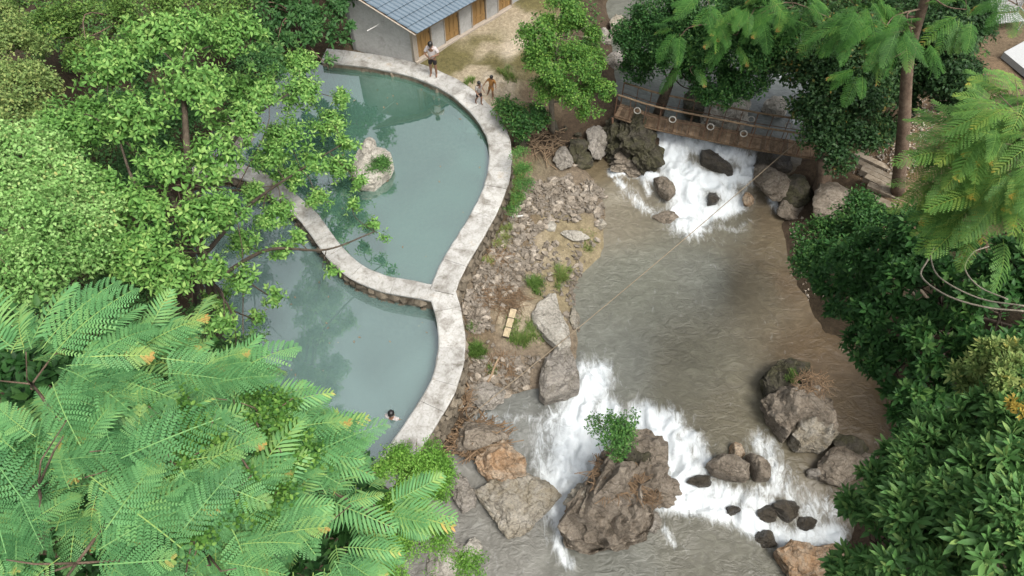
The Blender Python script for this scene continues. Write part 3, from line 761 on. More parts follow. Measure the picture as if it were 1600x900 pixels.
#THINGS
# ------------------------------------------------------------------ house
def unit(v): v = np.asarray(v, float); return v / np.linalg.norm(v)
HF = np.array((-3.82, 24.60)); HE = np.array((0.62, 28.86)); fd = unit(HE - HF)       # front foot line
HGL = np.array((-6.38, 25.36)); gd = unit(HGL - HF)                                     # gable foot line
fn = np.array((fd[1], -fd[0]))                                                          # out of the front
def house():
    o3 = Vector((HF[0], HF[1], 0))
    root = empty('bath_house', o3, 'low grey cement house with blue grey tiled roof and row of brown doors', 'house')
    rz = math.atan2(fd[1], fd[0])
    A = Vector((fd[0], fd[1], 0)); Nn = Vector((fn[0], fn[1], 0)); U = Vector((0, 0, 1)); Gd = Vector((gd[0], gd[1], 0))
    Lf = 9.0; Lg = float(np.linalg.norm(HGL - HF))
    def prism(pts, thick):                       # vertical slab over a foot quad
        V = []; F = []
        for p, z in pts: V.append(p + U * z)
        return V
    # gable wall: foot along Gd, flat top then a rake down to the front corner
    zt, ze = 2.58, 2.02
    prof = [(0.0, -.5), (0.0, ze), (1.08, zt), (Lg, zt), (Lg, -.5)]
    inn = A * .18
    V = [Gd * s + U * z for s, z in prof] + [Gd * s + U * z + inn for s, z in prof]
    n = len(prof)
    F = [tuple(range(n)), tuple(range(2 * n - 1, n - 1, -1))] + [(i, i + n, (i + 1) % n + n, (i + 1) % n) for i in range(n)]
    link('gable_wall', mesh('gable_wall', V, F, M['cement']), root)
    b = MB(); b.box((0, 0, 0), (.02, .02, .02))
    # far-side wall, back wall
    V = [Gd * Lg + U * -.5, Gd * Lg + U * zt, Gd * Lg + A * Lf + U * zt, Gd * Lg + A * Lf + U * -.5]
    V2 = [v - Gd * .15 for v in V]
    link('back_wall', mesh('back_wall', V + V2, [(0, 1, 2, 3), (7, 6, 5, 4), (0, 4, 5, 1), (1, 5, 6, 2), (2, 6, 7, 3)], M['cement']), root)
    # front: bays of door, pier
    m3 = Matrix.Rotation(rz, 3, 'Z')
    def fbox(name, s0, s1, z0, z1, d0, d1, mat, parent=root):
        c = A * ((s0 + s1) / 2) + Nn * ((d0 + d1) / 2) + U * ((z0 + z1) / 2)
        return MB().box(c, (s1 - s0, d1 - d0, z1 - z0), m3).obj(name, mat, parent)
    fbox('plinth', -.05, Lf, -.5, .06, -.2, .14, M['trim'])
    fbox('lintel', .02, Lf, 1.86, 2.0, -.165, .012, M['cement'])
    s = .10
    fbox('pillar', -.06, .12, .06, 1.86, -.16, .05, M['trim'])
    for k in range(6):
        s = .14 + k * 1.46
        d = fbox('door', s, s + .72, .07, 1.855, -.09, -.045, M['door'])
        for q in range(3):
            fbox('door_plank', s + .03 + q * .235, s + .03 + q * .235 + .19, .12, 1.82, -.045, -.028, M['door'], d)
        for z in (.35, 1.5):
            fbox('batten', s + .02, s + .70, z, z + .07, -.028, -.012, M['door'], d)
        MB().ball(A * (s + .64) + Nn * .01 + U * 1.0, .025, 8, 6).obj('door_knob', M['rust'], d)
        for e in (s - .05, s + .725):
            fbox('door_jamb', e, e + .045, .062, 1.858, -.12, .03, M['trim'])
        fbox('wall_panel', s + .775, s + 1.405, .062, 1.858, -.15, .0, M['cement'])
    # roof: courses of corrugated tile sheets on a boarded deck
    ov = .62
    eave = Nn * ov - A * .25 + U * 1.74
    up = (Gd * (Lg * .66) + U * .80 - Nn * ov * 0)           # rake vector projected from the eave
    rk = Gd / .87 + U * .6
    rk = rk.normalized(); RL = 2.95
    AL = Lf + .5
    nr = A.cross(rk).normalized()
    if nr.z < 0: nr = -nr
    V = [eave, eave + A * AL, eave + A * AL + rk * RL, eave + rk * RL]
    V = [v - nr * .02 for v in V]; V2 = [v - nr * .05 for v in V]
    roof = link('roof', mesh('roof', V + V2, [(0, 1, 2, 3), (7, 6, 5, 4), (0, 4, 5, 1), (1, 5, 6, 2), (2, 6, 7, 3), (3, 7, 4, 0)], M['driftwood']), root)
    cw, cl = .95, .42
    nseg = 20
    V = []; F = []
    for i in range(nseg + 1):
        f = i / nseg
        hgt = .022 * (.5 + .5 * math.cos(f * 5 * 2 * math.pi))
        V += [(f * cw, 0, .055 + hgt), (f * cw, cl + .05, .004 + hgt), (f * cw, 0, .004 + hgt)]
    for i in range(nseg):
        a = i * 3
        F += [(a, a + 3, a + 4, a + 1), (a + 2, a + 5, a + 3, a)]
    V = [A * v[0] + rk * v[1] + nr * v[2] for v in V]
    tm = mesh('roof_tile', V, F, M['roof'], False)
    B = Matrix((A, rk, nr)).transposed().to_4x4()
    for c in range(int(RL / cl)):
        for k in range(int(AL / cw) + 1):
            p = eave + A * (k * cw + (.0 if c % 2 else -.0)) + rk * (c * cl)
            if k * cw + cw > AL + .3: continue
            o = link('roof_tile', tm, roof, Matrix.Translation(p + nr * (.004 * (c % 2))))
    MB().tube([eave - A * .03 - nr * .03, eave - A * .03 + rk * RL - nr * .03], .03, 4).obj('barge_board', M['trim'], root)
    # thin white pipe stuck out of the gable
    MB().tube([Gd * 1.12 + U * 1.62 - A * .0, Gd * 1.02 + U * 1.68 - A * .9], .02, 6).obj('drain_pipe', M['pipe'], root)
    return root
house()

# ------------------------------------------------------------------ boulders
OUT = {
 4: [(747,773),(773,753),(807,750),(830,748),(857,760),(870,777),(853,800),(837,813),(827,827),(793,839),(787,830),(773,807),(757,790)],
 3: [(747,720),(767,700),(787,695),(807,710),(820,720),(817,743),(787,750),(763,748),(750,733)],
 5: [(703,760),(712,742),(727,750),(745,773),(742,790),(723,800),(710,780)],
 61: [(880,823),(893,793),(917,760),(933,733),(960,710),(987,698),(1008,702),(1027,723),(1030,743),(1027,767),(1013,787),(1013,813),(1000,840),(960,852),(917,848),(893,840)],
 2: [(844,595),(852,565),(871,547),(887,545),(895,565),(904,597),(904,611),(887,619),(852,629),(843,619)],
 1: [(841,477),(857,464),(868,463),(873,488),(887,515),(891,539),(873,547),(857,533),(833,507),(831,493)],
 8: [(1188,600),(1199,583),(1228,569),(1258,575),(1262,604),(1237,619),(1199,621)],
 9: [(1192,634),(1203,621),(1253,604),(1279,621),(1296,659),(1291,680),(1237,672),(1228,685),(1207,664)],
 10: [(1237,655),(1258,647),(1291,664),(1304,680),(1287,702),(1249,702),(1237,685)],
 20: [(1211,862),(1237,849),(1270,858),(1296,854),(1312,870),(1312,905),(1237,905)],
 11: [(1103,727),(1122,714),(1144,712),(1169,727),(1167,752),(1139,748),(1114,740)],
 12: [(1165,712),(1186,716),(1201,731),(1201,750),(1182,748)],
 25: [(1094,242),(1105,241),(1125,249),(1140,260),(1144,272),(1132,270),(1112,262),(1096,256)],
 26: [(1021,280),(1040,279),(1050,292),(1055,302),(1045,311),(1030,300)],
 47: [(557,248),(569,229),(591,233),(610,244),(614,263),(610,274),(584,293),(561,293),(550,278)],
 30: [(952,205),(965,188),(1005,190),(1018,215),(1028,240),(1020,262),(985,262),(960,245)],
}
def boulder(name, label, px, py, wpx, hpx, mat, z=None, ht=.6, ang=0, seed=0, sub=3, group=None, planes=9, tilt=(0, 0), rough=.12, sink=.25, cat='rock', outline=None):
    """px,py = middle of its outline in the photo, wpx/hpx its outline"""
    import bmesh
    rg = random.Random(seed * 13 + 5)
    base = PR(px, py) if z == 'r' else (PG(px, py) if z is None else P(px, py, z))
    dep = base[1] * CP + (CAM_H - base[2]) * SP
    sc = FPX / dep
    th = math.atan2(CAM_H - base[2], math.hypot(base[0], base[1]))
    rx = wpx / sc / 2
    rzz = ht / 2 if ht > 0 else rx
    ry2 = (hpx / sc / 2) ** 2 - (rzz * math.cos(th) * .75) ** 2
    ry = max(math.sqrt(max(ry2, 0)) / math.sin(th), rx * .35)
    bm = bmesh.new(); bmesh.ops.create_icosphere(bm, subdivisions=sub, radius=1)
    pl = []
    for i in range(planes):
        n_ = Vector((rg.gauss(0, 1), rg.gauss(0, 1), rg.gauss(0, .8))).normalized()
        pl.append((n_, rg.uniform(.58, .9)))
    oaz = None
    if outline:
        xs = [q[0] for q in outline]; ys = [q[1] for q in outline]
        px, py = (min(xs) + max(xs)) / 2, (min(ys) + max(ys)) / 2
        base = PR(px, py) if z == 'r' else (PG(px, py) if z is None else P(px, py, z))
        zc = base[2] + ht / 2 * (1 - 2 * sink)
        cc = P(px, py, zc)
        op = [P(q[0], q[1], zc)[:2] - cc[:2] for q in outline]
        dense = []
        for i in range(len(op)):
            for t_ in (0, .25, .5, .75): dense.append(op[i] * (1 - t_) + op[(i + 1) % len(op)] * t_)
        oaz = sorted((math.atan2(q[1], q[0]), math.hypot(*q)) for q in dense)
        oa = np.array([q[0] for q in oaz]); orr = np.array([q[1] for q in oaz]); ang = 0
    if seed in (130, 131, 132, 133, 31, 9, 8, 10, 4, 3, 5, 20): rough = .28
    off = Vector((seed * 3.1, seed * 1.7, 0))
    ca, sa = math.cos(R(ang)), math.sin(R(ang))
    for v in bm.verts:
        d = v.co.normalized()
        r = 1.0
        for n_, h in pl:
            k = n_.dot(d)
            if k > .05: r = min(r, h / k)
        r = r * (1 + rough * (mnoise.fractal(d * 1.6 + off, .9, 2.1, 4)) * 1.3 + rough * .5 * mnoise.noise(d * 5 + off) + rough * .6 * ((1 - abs(mnoise.noise(d * 2.4 - off))) ** 2 - .45))
        p = d * r
        p = Vector((p.x, p.y, p.z + .15 * p.x * tilt[0] + .15 * p.y * tilt[1]))
        if oaz:
            f_ = max(.001, math.hypot(d.x, d.y))
            rad = float(np.interp(math.atan2(d.y, d.x), oa, orr, period=2 * math.pi)) * min(1, f_ * 1.12) ** .8
            q3 = Vector((d.x * orr.mean(), d.y * orr.mean(), d.z * rzz)) * 2.2 + off
            rid = (1 - abs(mnoise.noise(q3 * .8))) ** 2 - .45 + .5 * ((1 - abs(mnoise.noise(q3 * 2.1))) ** 2 - .45) + .3 * ((1 - abs(mnoise.noise(q3 * 5.3))) ** 2 - .45)
            wob = 1 + rough * (.35 * mnoise.fractal(d * 3 + off, .9, 2.1, 4) + .45 * rid)
            v.co = Vector((d.x / f_ * rad * wob, d.y / f_ * rad * wob, (p.z + .1 * mnoise.fractal(d * 2.5 - off, .9, 2, 4) + rough * 1.1 * rid) * rzz * 1.2))
        else:
            v.co = Vector((p.x * rx * 1.12, p.y * ry * 1.12, p.z * rzz * 1.2))
    if ang:
        for v in bm.verts: v.co = Vector((v.co.x * ca - v.co.y * sa, v.co.x * sa + v.co.y * ca, v.co.z))
    me = bpy.data.meshes.new(name); bm.to_mesh(me); bm.free()
    me.materials.append(mat); me.polygons.foreach_set('use_smooth', np.ones(len(me.polygons), bool))
    try: me.set_sharp_from_angle(angle=R(32))
    except Exception: pass
    o = link(name, me)
    # centre raised so that part is sunk
    o.location = (base[0], base[1], base[2] + rzz * (1 - 2 * sink))
    # keep the outline's middle on the pixel after raising
    q = P(px, py, o.location.z) if z != 'g' else o.location
    o.location.x, o.location.y = q[0], q[1]
    tag(o, label, cat, group)
    return o

BL = [
 ('long pale grey boulder lying along the river edge below the grass tufts', 866, 503, 62, 96, 'rock_pale', None, .5, 0, 1, 4),
 ('big smooth flat-topped grey boulder in the water at the end of the rubble bank', 873, 588, 64, 84, 'rock_grey', 'r', .9, 0, 2, 4),
 ('orange tan boulder beside the brown driftwood heap', 782, 722, 76, 56, 'rock_orange', 'r', .7, 0, 3, 4),
 ('broad flat tan boulder lying in the river left of the white water', 808, 790, 122, 96, 'rock_tan', 'r', .6, 0, 4, 4),
 ('angular grey boulder near the bright green bush', 723, 766, 50, 62, 'rock_grey', 'r', .5, 0, 5, 4),
 ('whitish rock at the bottom edge under the bright green bush', 700, 872, 80, 52, 'rock_pale', 'r', .5, 0, 6, 3),
 ('small rounded whitish rock at the bottom left of the river', 738, 862, 34, 34, 'rock_pale', 'r', .4, 0, 7, 3),
 ('cracked mossy top rock of the brown outcrop on the right', 1222, 600, 68, 58, 'rock_moss', 'r', .9, 0, 8, 4),
 ('largest blocky brown rock of the right outcrop', 1243, 648, 100, 100, 'rock_brown', 'r', 1.2, 20, 9, 4),
 ('squared pale brown rock at the foot of the right outcrop', 1268, 672, 62, 66, 'rock_tan', 'r', 1.1, 0, 10, 4),
 ('brown rock with mossy face left of its twin in the lower rapids', 1135, 728, 58, 52, 'rock_brown', 'r', .7, 0, 11, 3),
 ('leaning brown rock on the right of the pair in the lower rapids', 1184, 730, 38, 50, 'rock_brown', 'r', .8, 20, 12, 3),
 ('small orange brown rock behind the pair in the lower rapids', 1153, 705, 26, 22, 'rock_orange', 'r', .5, 0, 13, 3),
 ('flat wet brown rock amid foam right of the shrub rock', 1096, 752, 40, 16, 'rock_dark', 'r', .35, 0, 14, 3),
 ('small round dark rock in the middle of the white foam', 1144, 798, 24, 14, 'rock_dark', 'r', .4, 0, 15, 3),
 ('round dark wet rock in the lower right rapids', 1227, 796, 38, 30, 'rock_dark', 'r', .6, 0, 16, 3),
 ('low dark rock left of the round wet rock in the lower rapids', 1199, 802, 34, 22, 'rock_dark', 'r', .3, 0, 17, 3),
 ('dark rock washed by foam near the lower right leaves', 1262, 816, 34, 24, 'rock_dark', 'r', .3, 0, 18, 3),
 ('dark rock at the foam edge above the pinkish boulder', 1198, 842, 34, 24, 'rock_dark', 'r', .4, 0, 19, 3),
 ('pitted pinkish tan boulder at the bottom edge of the river', 1262, 880, 104, 62, 'rock_orange', 'r', .7, 0, 20, 4),
 ('reddish brown rock slab at the right bank below the outcrop', 1312, 728, 66, 50, 'rock_brown', 'r', .7, 0, 21, 3),
 ('small light grey rock beside the reddish slab', 1276, 740, 26, 18, 'rock_grey', 'r', .4, 0, 222, 3),
 ('grey rock on the right bank between outcrop and dark pool', 1328, 695, 50, 34, 'rock_moss', 'r', .6, 0, 23, 3),
 ('reddish rock tucked under the lower right leaves', 1352, 724, 40, 26, 'rock_brown', 'r', .5, 0, 24, 3),
 ('black wet hump of rock in the middle of the upper rapids', 1117, 256, 58, 34, 'rock_dark', 'r', .7, -25, 25, 4),
 ('brown pointed rock on the left of the upper rapids', 1039, 295, 36, 36, 'rock_brown', 'r', .6, -20, 26, 3),
 ('dark wet rock at the foot of the upper rapids', 1113, 313, 20, 18, 'rock_dark', 'r', .4, 0, 27, 3),
 ('small tan rock on the right of the upper rapids under the rope', 1168, 312, 18, 18, 'rock_orange', 'r', .4, 0, 28, 3),
 ('submerged reddish rock left of the upper rapids', 1042, 338, 40, 18, 'rock_brown', 'r', .25, 0, 29, 3),
 ('dark brown cliff block under the left end of the bridge', 990, 215, 60, 56, 'rock_moss', 'r', 1.5, 0, 130, 4),
 ('dark craggy rock under the very left end of the bridge', 968, 205, 44, 44, 'rock_moss', 'r', 1.3, 0, 131, 4),
 ('brown cliff rock at the left edge of the upper rapids', 1008, 238, 42, 50, 'rock_moss', 'r', 1.0, 0, 132, 4),
 ('mossy rock wedged below the cliff at the still brown pool', 968, 236, 40, 34, 'rock_moss', 'r', .8, 0, 133, 4),
 ('lower mossy shelf of the cliff beside the still brown pool', 985, 256, 74, 34, 'rock_brown', 'r', .6, 0, 31, 3),
 ('round grey boulder left of the bridge cliff', 932, 222, 38, 40, 'rock_grey', None, .8, 0, 32, 3),
 ('grey boulder below the small green tree', 902, 232, 34, 34, 'rock_moss', None, .7, 0, 33, 3),
 ('pale grey boulder below the dry roots near the small tree', 880, 247, 30, 28, 'rock_grey', None, .6, 0, 34, 3),
 ('dark grey stone at the edge of the still brown pool', 909, 250, 32, 24, 'rock_moss', None, .5, 0, 35, 3),
 ('dark boulder under the right end of the bridge', 1212, 258, 60, 40, 'rock_dark', 'r', .8, 0, 36, 3),
 ('brown streaked boulder on the right bank beside the upper rapids', 1205, 283, 62, 46, 'rock_brown', 'r', .8, 0, 37, 3),
 ('dark mossy block below the tree stump', 1240, 292, 52, 52, 'rock_moss', 'r', .9, 0, 38, 3),
 ('low brown rock at the right edge where the rapids end', 1238, 325, 44, 34, 'rock_brown', 'r', .6, 0, 39, 3),
 ('grey brown bank rock above the lower shrubs on the right', 1300, 318, 70, 50, 'rock_brown', None, .8, 0, 40, 3),
 ('big pale boulder upstream just behind the bridge', 1135, 178, 78, 42, 'rock_pale', 'r', 1.0, 0, 41, 4),
 ('brown boulder upstream behind the hanging rings', 1090, 165, 56, 36, 'rock_moss', 'r', .9, 0, 42, 3),
 ('pale wet boulder in the upstream shallows right of the bridge tree', 1212, 168, 38, 26, 'rock_pale', 'r', .6, 0, 43, 3),
 ('grey boulder upstream at the far bank beside the bright tree', 966, 98, 40, 26, 'rock_grey', None, .6, 0, 44, 3),
 ('tall brown slab of rock at the top behind the bright tree', 966, 44, 36, 32, 'rock_tan', None, .9, 0, 45, 3),
 ('small grey rock left of the tall slab at the top', 945, 57, 22, 20, 'rock_grey', None, .5, 0, 46, 3),
 ('white topped boulder standing in the upper pool', 578, 258, 62, 72, 'rock_pale', -.3, .7, 0, 47, 4),
 ('grey shore boulder half hidden behind the pond tree branches', 375, 205, 60, 60, 'rock_grey', None, .8, 0, 48, 3),
 ('second grey shore rock behind the pond tree branches', 352, 178, 36, 40, 'rock_grey', None, .7, 0, 49, 3),
 ('brown rock buried under the driftwood heap at the wall foot', 742, 688, 84, 46, 'rock_brown', 'r', .8, 0, 55, 4),
 ('flat pale slab on the sandy bank near the river edge', 897, 368, 44, 16, 'rock_pale', None, .2, 0, 50, 3),
 ('white stone on the sandy bank left of the flat slab', 861, 354, 20, 14, 'rock_pale', None, .25, 0, 51, 3),
 ('tan stone at the river edge beside the sandy bank', 938, 350, 16, 14, 'rock_tan', None, .3, 0, 52, 3),
 ('smooth yellowish rock beside the long pale boulder at the water', 897, 498, 18, 30, 'rock_tan', 'r', .35, 0, 53, 3),
 ('grey slab of rock at the lower wall foot', 760, 618, 54, 40, 'rock_grey', None, .3, 0, 54, 3),
]
for (lab, px, py, w, h, mt, z, ht, ang, sd, sub) in BL:
    sub = 5 if sub == 4 else sub + 1
    boulder('boulder', lab, px, py, w, h, M[mt], z, ht, ang, sd, sub, outline=OUT.get(sd), sink=.42 if mt == 'rock_dark' else .25)
# the white stub standing on the pool boulder and the big shrub rock made of several blocks
boulder('boulder', 'narrow whitish stone standing upright on the pool boulder', 577, 232, 22, 30, M['rock_pale'], .05, .4, 0, 60, 3)
mr = boulder('shrub_rock', 'huge brown rock with debris and a shrub, splitting the lower rapids', 958, 778, 152, 140, M['rock_brown'], 'r', 1.8, 35, 61, 5, None, 11, (1.2, 1.5), .34, outline=OUT[61])
for k, (px, py, w, h, ht, mt, zz) in enumerate([(1005, 735, 62, 76, 1.3, 'rock_brown', -1.7), (985, 722, 56, 60, 1.3, 'rock_moss', -1.6), (910, 815, 58, 52, .9, 'rock_orange', -2.3),
                                     (1012, 760, 60, 80, 1.0, 'rock_brown', -2.0), (960, 828, 34, 36, .7, 'rock_moss', -2.3), (1000, 808, 44, 50, .8, 'rock_grey', -2.3), (925, 780, 60, 70, 1.0, 'rock_tan', -2.0)]):
    b = boulder('rock_block', '', px, py, w, h, M[mt], zz, ht, 20 * k, 70 + k, 5, None, 9, (0, 0), .3)
    for key in ('label', 'category'):
        if key in b: del b[key]
    b.location = b.location - mr.location
    b.parent = mr

# ------------------------------------------------------------------ rubble: 300 stones that show, pebbles beyond
BANK = [[(712, 455), (745, 405), (790, 345), (830, 285), (905, 270), (945, 300), (940, 360), (870, 345), (835, 370), (850, 420), (790, 470), (735, 505)],
        [(740, 560), (800, 555), (845, 555), (838, 600), (770, 625), (728, 655), (722, 600)], [(905, 225), (880, 262), (935, 270), (925, 245)], [(720, 480), (760, 470), (775, 520), (735, 520)],
        [(845, 380), (935, 375), (900, 430), (870, 470), (840, 460)], [(890, 425), (912, 420), (905, 520), (882, 500)]]
BW = [1.0, 1.0, .5, 1.0, .25, .7]
stone_me = [MB().add(*hull(13, .7, 40 + k)).mesh('stone', M['stone']) for k in range(9)]
pl = [[PG(*q)[:2] for q in b] for b in BANK]
spots = []
rg = random.Random(11)
for b, w in zip(pl, BW):
    xs = [q[0] for q in b]; ys = [q[1] for q in b]
    area = (max(xs) - min(xs)) * (max(ys) - min(ys))
    n = int(area * 260 * w)
    X = np.array([rg.uniform(min(xs), max(xs)) for _ in range(n)]); Y = np.array([rg.uniform(min(ys), max(ys)) for _ in range(n)])
    ok = inside(X, Y, b) & (seg_dist(X, Y, upper_line) > .5) & (seg_dist(X, Y, lower_line) > .5)
    dens = fbm(X * 1.2, Y * 1.2, 3, 90) > .30
    for x, y in zip(X[ok & dens], Y[ok & dens]): spots.append((x, y, (.03 + .13 * rg.random() ** 2.0)))
for px, py, r_ in [(905, 330, .12), (870, 348, .13), (800, 345, .12), (880, 330, .15), (1010 - 100, 320, .1), (785, 480, .15), (760, 515, .12), (770, 540, .13), (762, 535, .1), (930, 300, .12), (735, 470, .14)]:
    p = PG(px, py); spots.append((p[0], p[1], r_))
spots.sort(key=lambda s: -s[2])
for x, y, r_ in spots[:286]:
    z = float(terr(x, y))
    m4 = Matrix.Translation((x, y, z + r_ * .3)) @ Matrix.Rotation(rg.uniform(0, 6.3), 4, 'Z') @ Matrix.Rotation(rg.uniform(-.5, .5), 4, 'X') @ Matrix.Diagonal((r_ * rg.uniform(.9, 1.3), r_ * rg.uniform(.8, 1.05), r_ * rg.uniform(.8, 1.2), 1))
    o = link('stone', rg.choice(stone_me), ground, m4)
dark_me = [MB().add(*hull(14, .8, 140 + k)).mesh('stone', M['rock_moss']) for k in range(4)]
for k in range(14):
    p = PG(rg.uniform(800, 955), rg.uniform(196, 250)); r_ = rg.uniform(.14, .32)
    link('stone', rg.choice(dark_me), ground, Matrix.Translation((p[0], p[1], p[2] + r_ * .35)) @ Matrix.Rotation(rg.uniform(0, 6.3), 4, 'Z') @ Matrix.Diagonal((r_ * 1.2, r_, r_, 1)))
pv = [hull(8, .7, 300 + k) for k in range(6)]
b = MB()
for x, y, r_ in spots[286:9000]:
    V, F = rg.choice(pv); z = float(terr(x, y)) + r_ * .25
    a = rg.uniform(0, 6.3); ca, sa = math.cos(a) * r_, math.sin(a) * r_
    b.add([(x + v.x * ca - v.y * sa, y + v.x * sa + v.y * ca, z + v.z * r_) for v in V], F)
tag(b.obj('pebbles', M['stone']), 'loose grey and tan pebbles between the rubble stones', None, None, 'stuff')
# shingle on the right bank path and along waterlines
b = MB()
for poly, n in (([(1330, 270), (1345, 240), (1440, 150), (1470, 170), (1430, 260), (1400, 320)], 3000), ([(1290, 330), (1350, 310), (1380, 350), (1320, 380)], 250), ([(700, 640), (760, 620), (790, 640), (700, 700)], 120),
                ([(1225, 330), (1240, 420), (1262, 470), (1290, 470), (1260, 400), (1250, 330)], 200), ([(1300, 690), (1400, 680), (1390, 760), (1290, 760)], 160)):
    p2 = [PG(*q)[:2] for q in poly]
    xs = [q[0] for q in p2]; ys = [q[1] for q in p2]
    for _ in range(n):
        x = rg.uniform(min(xs), max(xs)); y = rg.uniform(min(ys), max(ys))
        if not inside(np.array([x]), np.array([y]), p2)[0]: continue
        r_ = .02 + .07 * rg.random() ** 2
        V, F = rg.choice(pv); z = float(terr(x, y)) + r_ * .2
        b.add([(x + v.x * r_, y + v.y * r_, z + v.z * r_) for v in V], F)
tag(b.obj('shingle', M['stone']), 'brown shingle on the right bank path', None, None, 'stuff')

# ------------------------------------------------------------------ driftwood, straw tangles
def tangle(name, label, px, py, rpx, n, mat, z=None, length=.7, rad=.008, hgt=.2, dir_=None, cat='debris'):
    base = PG(px, py) if z is None else P(px, py, z)
    sc = FPX / (base[1] * CP + (CAM_H - base[2]) * SP); rr = rpx / sc
    rg = random.Random(int(px * 7 + py))
    b = MB()
    for _ in range(n):
        a = rg.uniform(0, 6.3) if dir_ is None else dir_ + rg.gauss(0, .55)
        q = rr * math.sqrt(rg.random()); w = rg.uniform(0, 6.3)
        c = Vector((q * math.cos(w), q * math.sin(w) * .8, 0))
        l = length * rg.uniform(.4, 1.1)
        z0 = rg.uniform(0, hgt) * (1 - q / rr * .7)
        pts = []
        bend = rg.uniform(-.5, .5)
        for i in range(5):
            f = i / 4 - .5
            aa = a + bend * f * 2
            x, y = c.x + math.cos(aa) * l * f, c.y + math.sin(aa) * l * f
            gz = float(terr(base[0] + x, base[1] + y)) - base[2] if z is None else 0
            pts.append((x, y, max(gz, -.3) + z0 + rg.uniform(-.03, .06)))
        b.tube(pts, rad * rg.uniform(.5, 1.6), 4, False)
    o = b.obj(name, mat); o.location = base
    tag(o, label, cat)
    return o

tangle('root_tangle', 'brown tangle of dry roots on the rubble beside the grass tuft', 785, 470, 34, 170, M['straw'], None, .9, .008, .22)
tangle('root_tangle', 'dry brush heap on the stones below the curving wall', 775, 400, 26, 70, M['straw'], None, .8, .008, .15)
tangle('root_tangle', 'straw litter between grass tufts near the lower wall', 785, 575, 26, 110, M['straw'], None, .6, .007, .12)
tangle('root_tangle', 'dead branches and roots under the small green tree', 850, 222, 36, 60, M['driftwood'], None, 1.4, .014, .35)
tangle('driftwood_heap', 'brown driftwood heap jammed at the foot of the lower wall', 748, 690, 40, 230, M['straw'], -1.95, 1.1, .013, .55, 0.15)
tangle('driftwood_heap', 'dry straw debris hanging on the lower wall foot', 712, 628, 24, 130, M['straw'], -1.5, .8, .009, .55, 1.1)
tangle('driftwood_heap', 'sticks and straw caught on top of the shrub rock', 965, 745, 42, 150, M['straw'], -.72, .9, .01, .16)
tangle('driftwood_heap', 'dry twigs caught on the lower right face of the shrub rock', 1005, 775, 26, 80, M['straw'], -1.1, .5, .008, .25)
tangle('driftwood_heap', 'brown roots draped over the right outcrop', 1268, 600, 26, 110, M['straw'], -.75, .7, .009, .15)
def stick(label, a, b_, r_, name='driftwood_log', mat='driftwood', cat='log', sag=0):
    a = np.array(a); b_ = np.array(b_)
    pts = [a + (b_ - a) * f + np.array((0, 0, -sag * 4 * f * (1 - f))) + np.array((math.sin(f * 7), math.cos(f * 5), 0)) * .02 for f in np.linspace(0, 1, 8)]
    o3 = Vector(pts[0])
    o = MB().tube([Vector(p) - o3 for p in pts], [r_ * (1.1 - .4 * f) for f in np.linspace(0, 1, 8)], 6).obj(name, M[mat], None, True)
    o.location = o3
    return tag(o, label, cat)
stick('tan driftwood log lying below the grass tufts on the rubble', PG(762, 600, .08), PG(780, 560, .1), .05)
stick('thin bare stick poking from the driftwood heap over the water', P(730, 700, -1.6), P(818, 688, -1.55), .025)
stick('dark forked stick lying at the wall foot', PG(728, 600, .1), PG(760, 660, .12), .03)
stick('rust brown pole leaning under the left end of the bridge', P(957, 185, .05), PR(953, 232), .04, 'leaning_pole', 'rust', 'pole')
# banded plank
def plank_board():
    a, c = PG(790, 530, .12), PG(803, 486, .14)
    root = empty('ladder_board', a, 'pale narrow wooden board with dark bands lying on the rubble', 'board')
    d = Vector(c - a); L = d.length; q = d.to_track_quat('X', 'Z').to_matrix()
    for k in range(3):
        MB().box(q @ Vector((L * (k + .5) / 3, 0, 0)), (L / 3 - .035, .2, .04), q).obj('plank', M['plank_pale'], root)
    for k in range(4):
        MB().box(q @ Vector((L * k / 3, 0, .0)), (.03, .24, .05), q).obj('band', M['bark_dark'], root)
plank_board()
# white pipe piece on the bank
stick('short white pipe lying on the bank near the wall plants', PG(800, 341, .06), PG(818, 338, .06), .04, 'pipe_piece', 'pipe', 'pipe')
stick('grey bottle lying at the foot of the lower wall', PG(716, 634, .1), PG(724, 637, .1), .05, 'plastic_bottle', 'pipe', 'bottle')

# ------------------------------------------------------------------ rope over the river
rope_pts = []
ra, rb = P(1262, 206, .9), P(732, 652, -1.3)
for f in np.linspace(0, 1, 30):
    p = ra + (rb - ra) * f; p[2] -= 4 * f * (1 - f) * .25; rope_pts.append(Vector(p) - Vector(rb))
o = MB().tube(rope_pts, .014, 5).obj('rope', M['rope'], None, True); o.location = rb
tag(o, 'long thin rope slung across the river from bridge end to lower wall', 'rope')

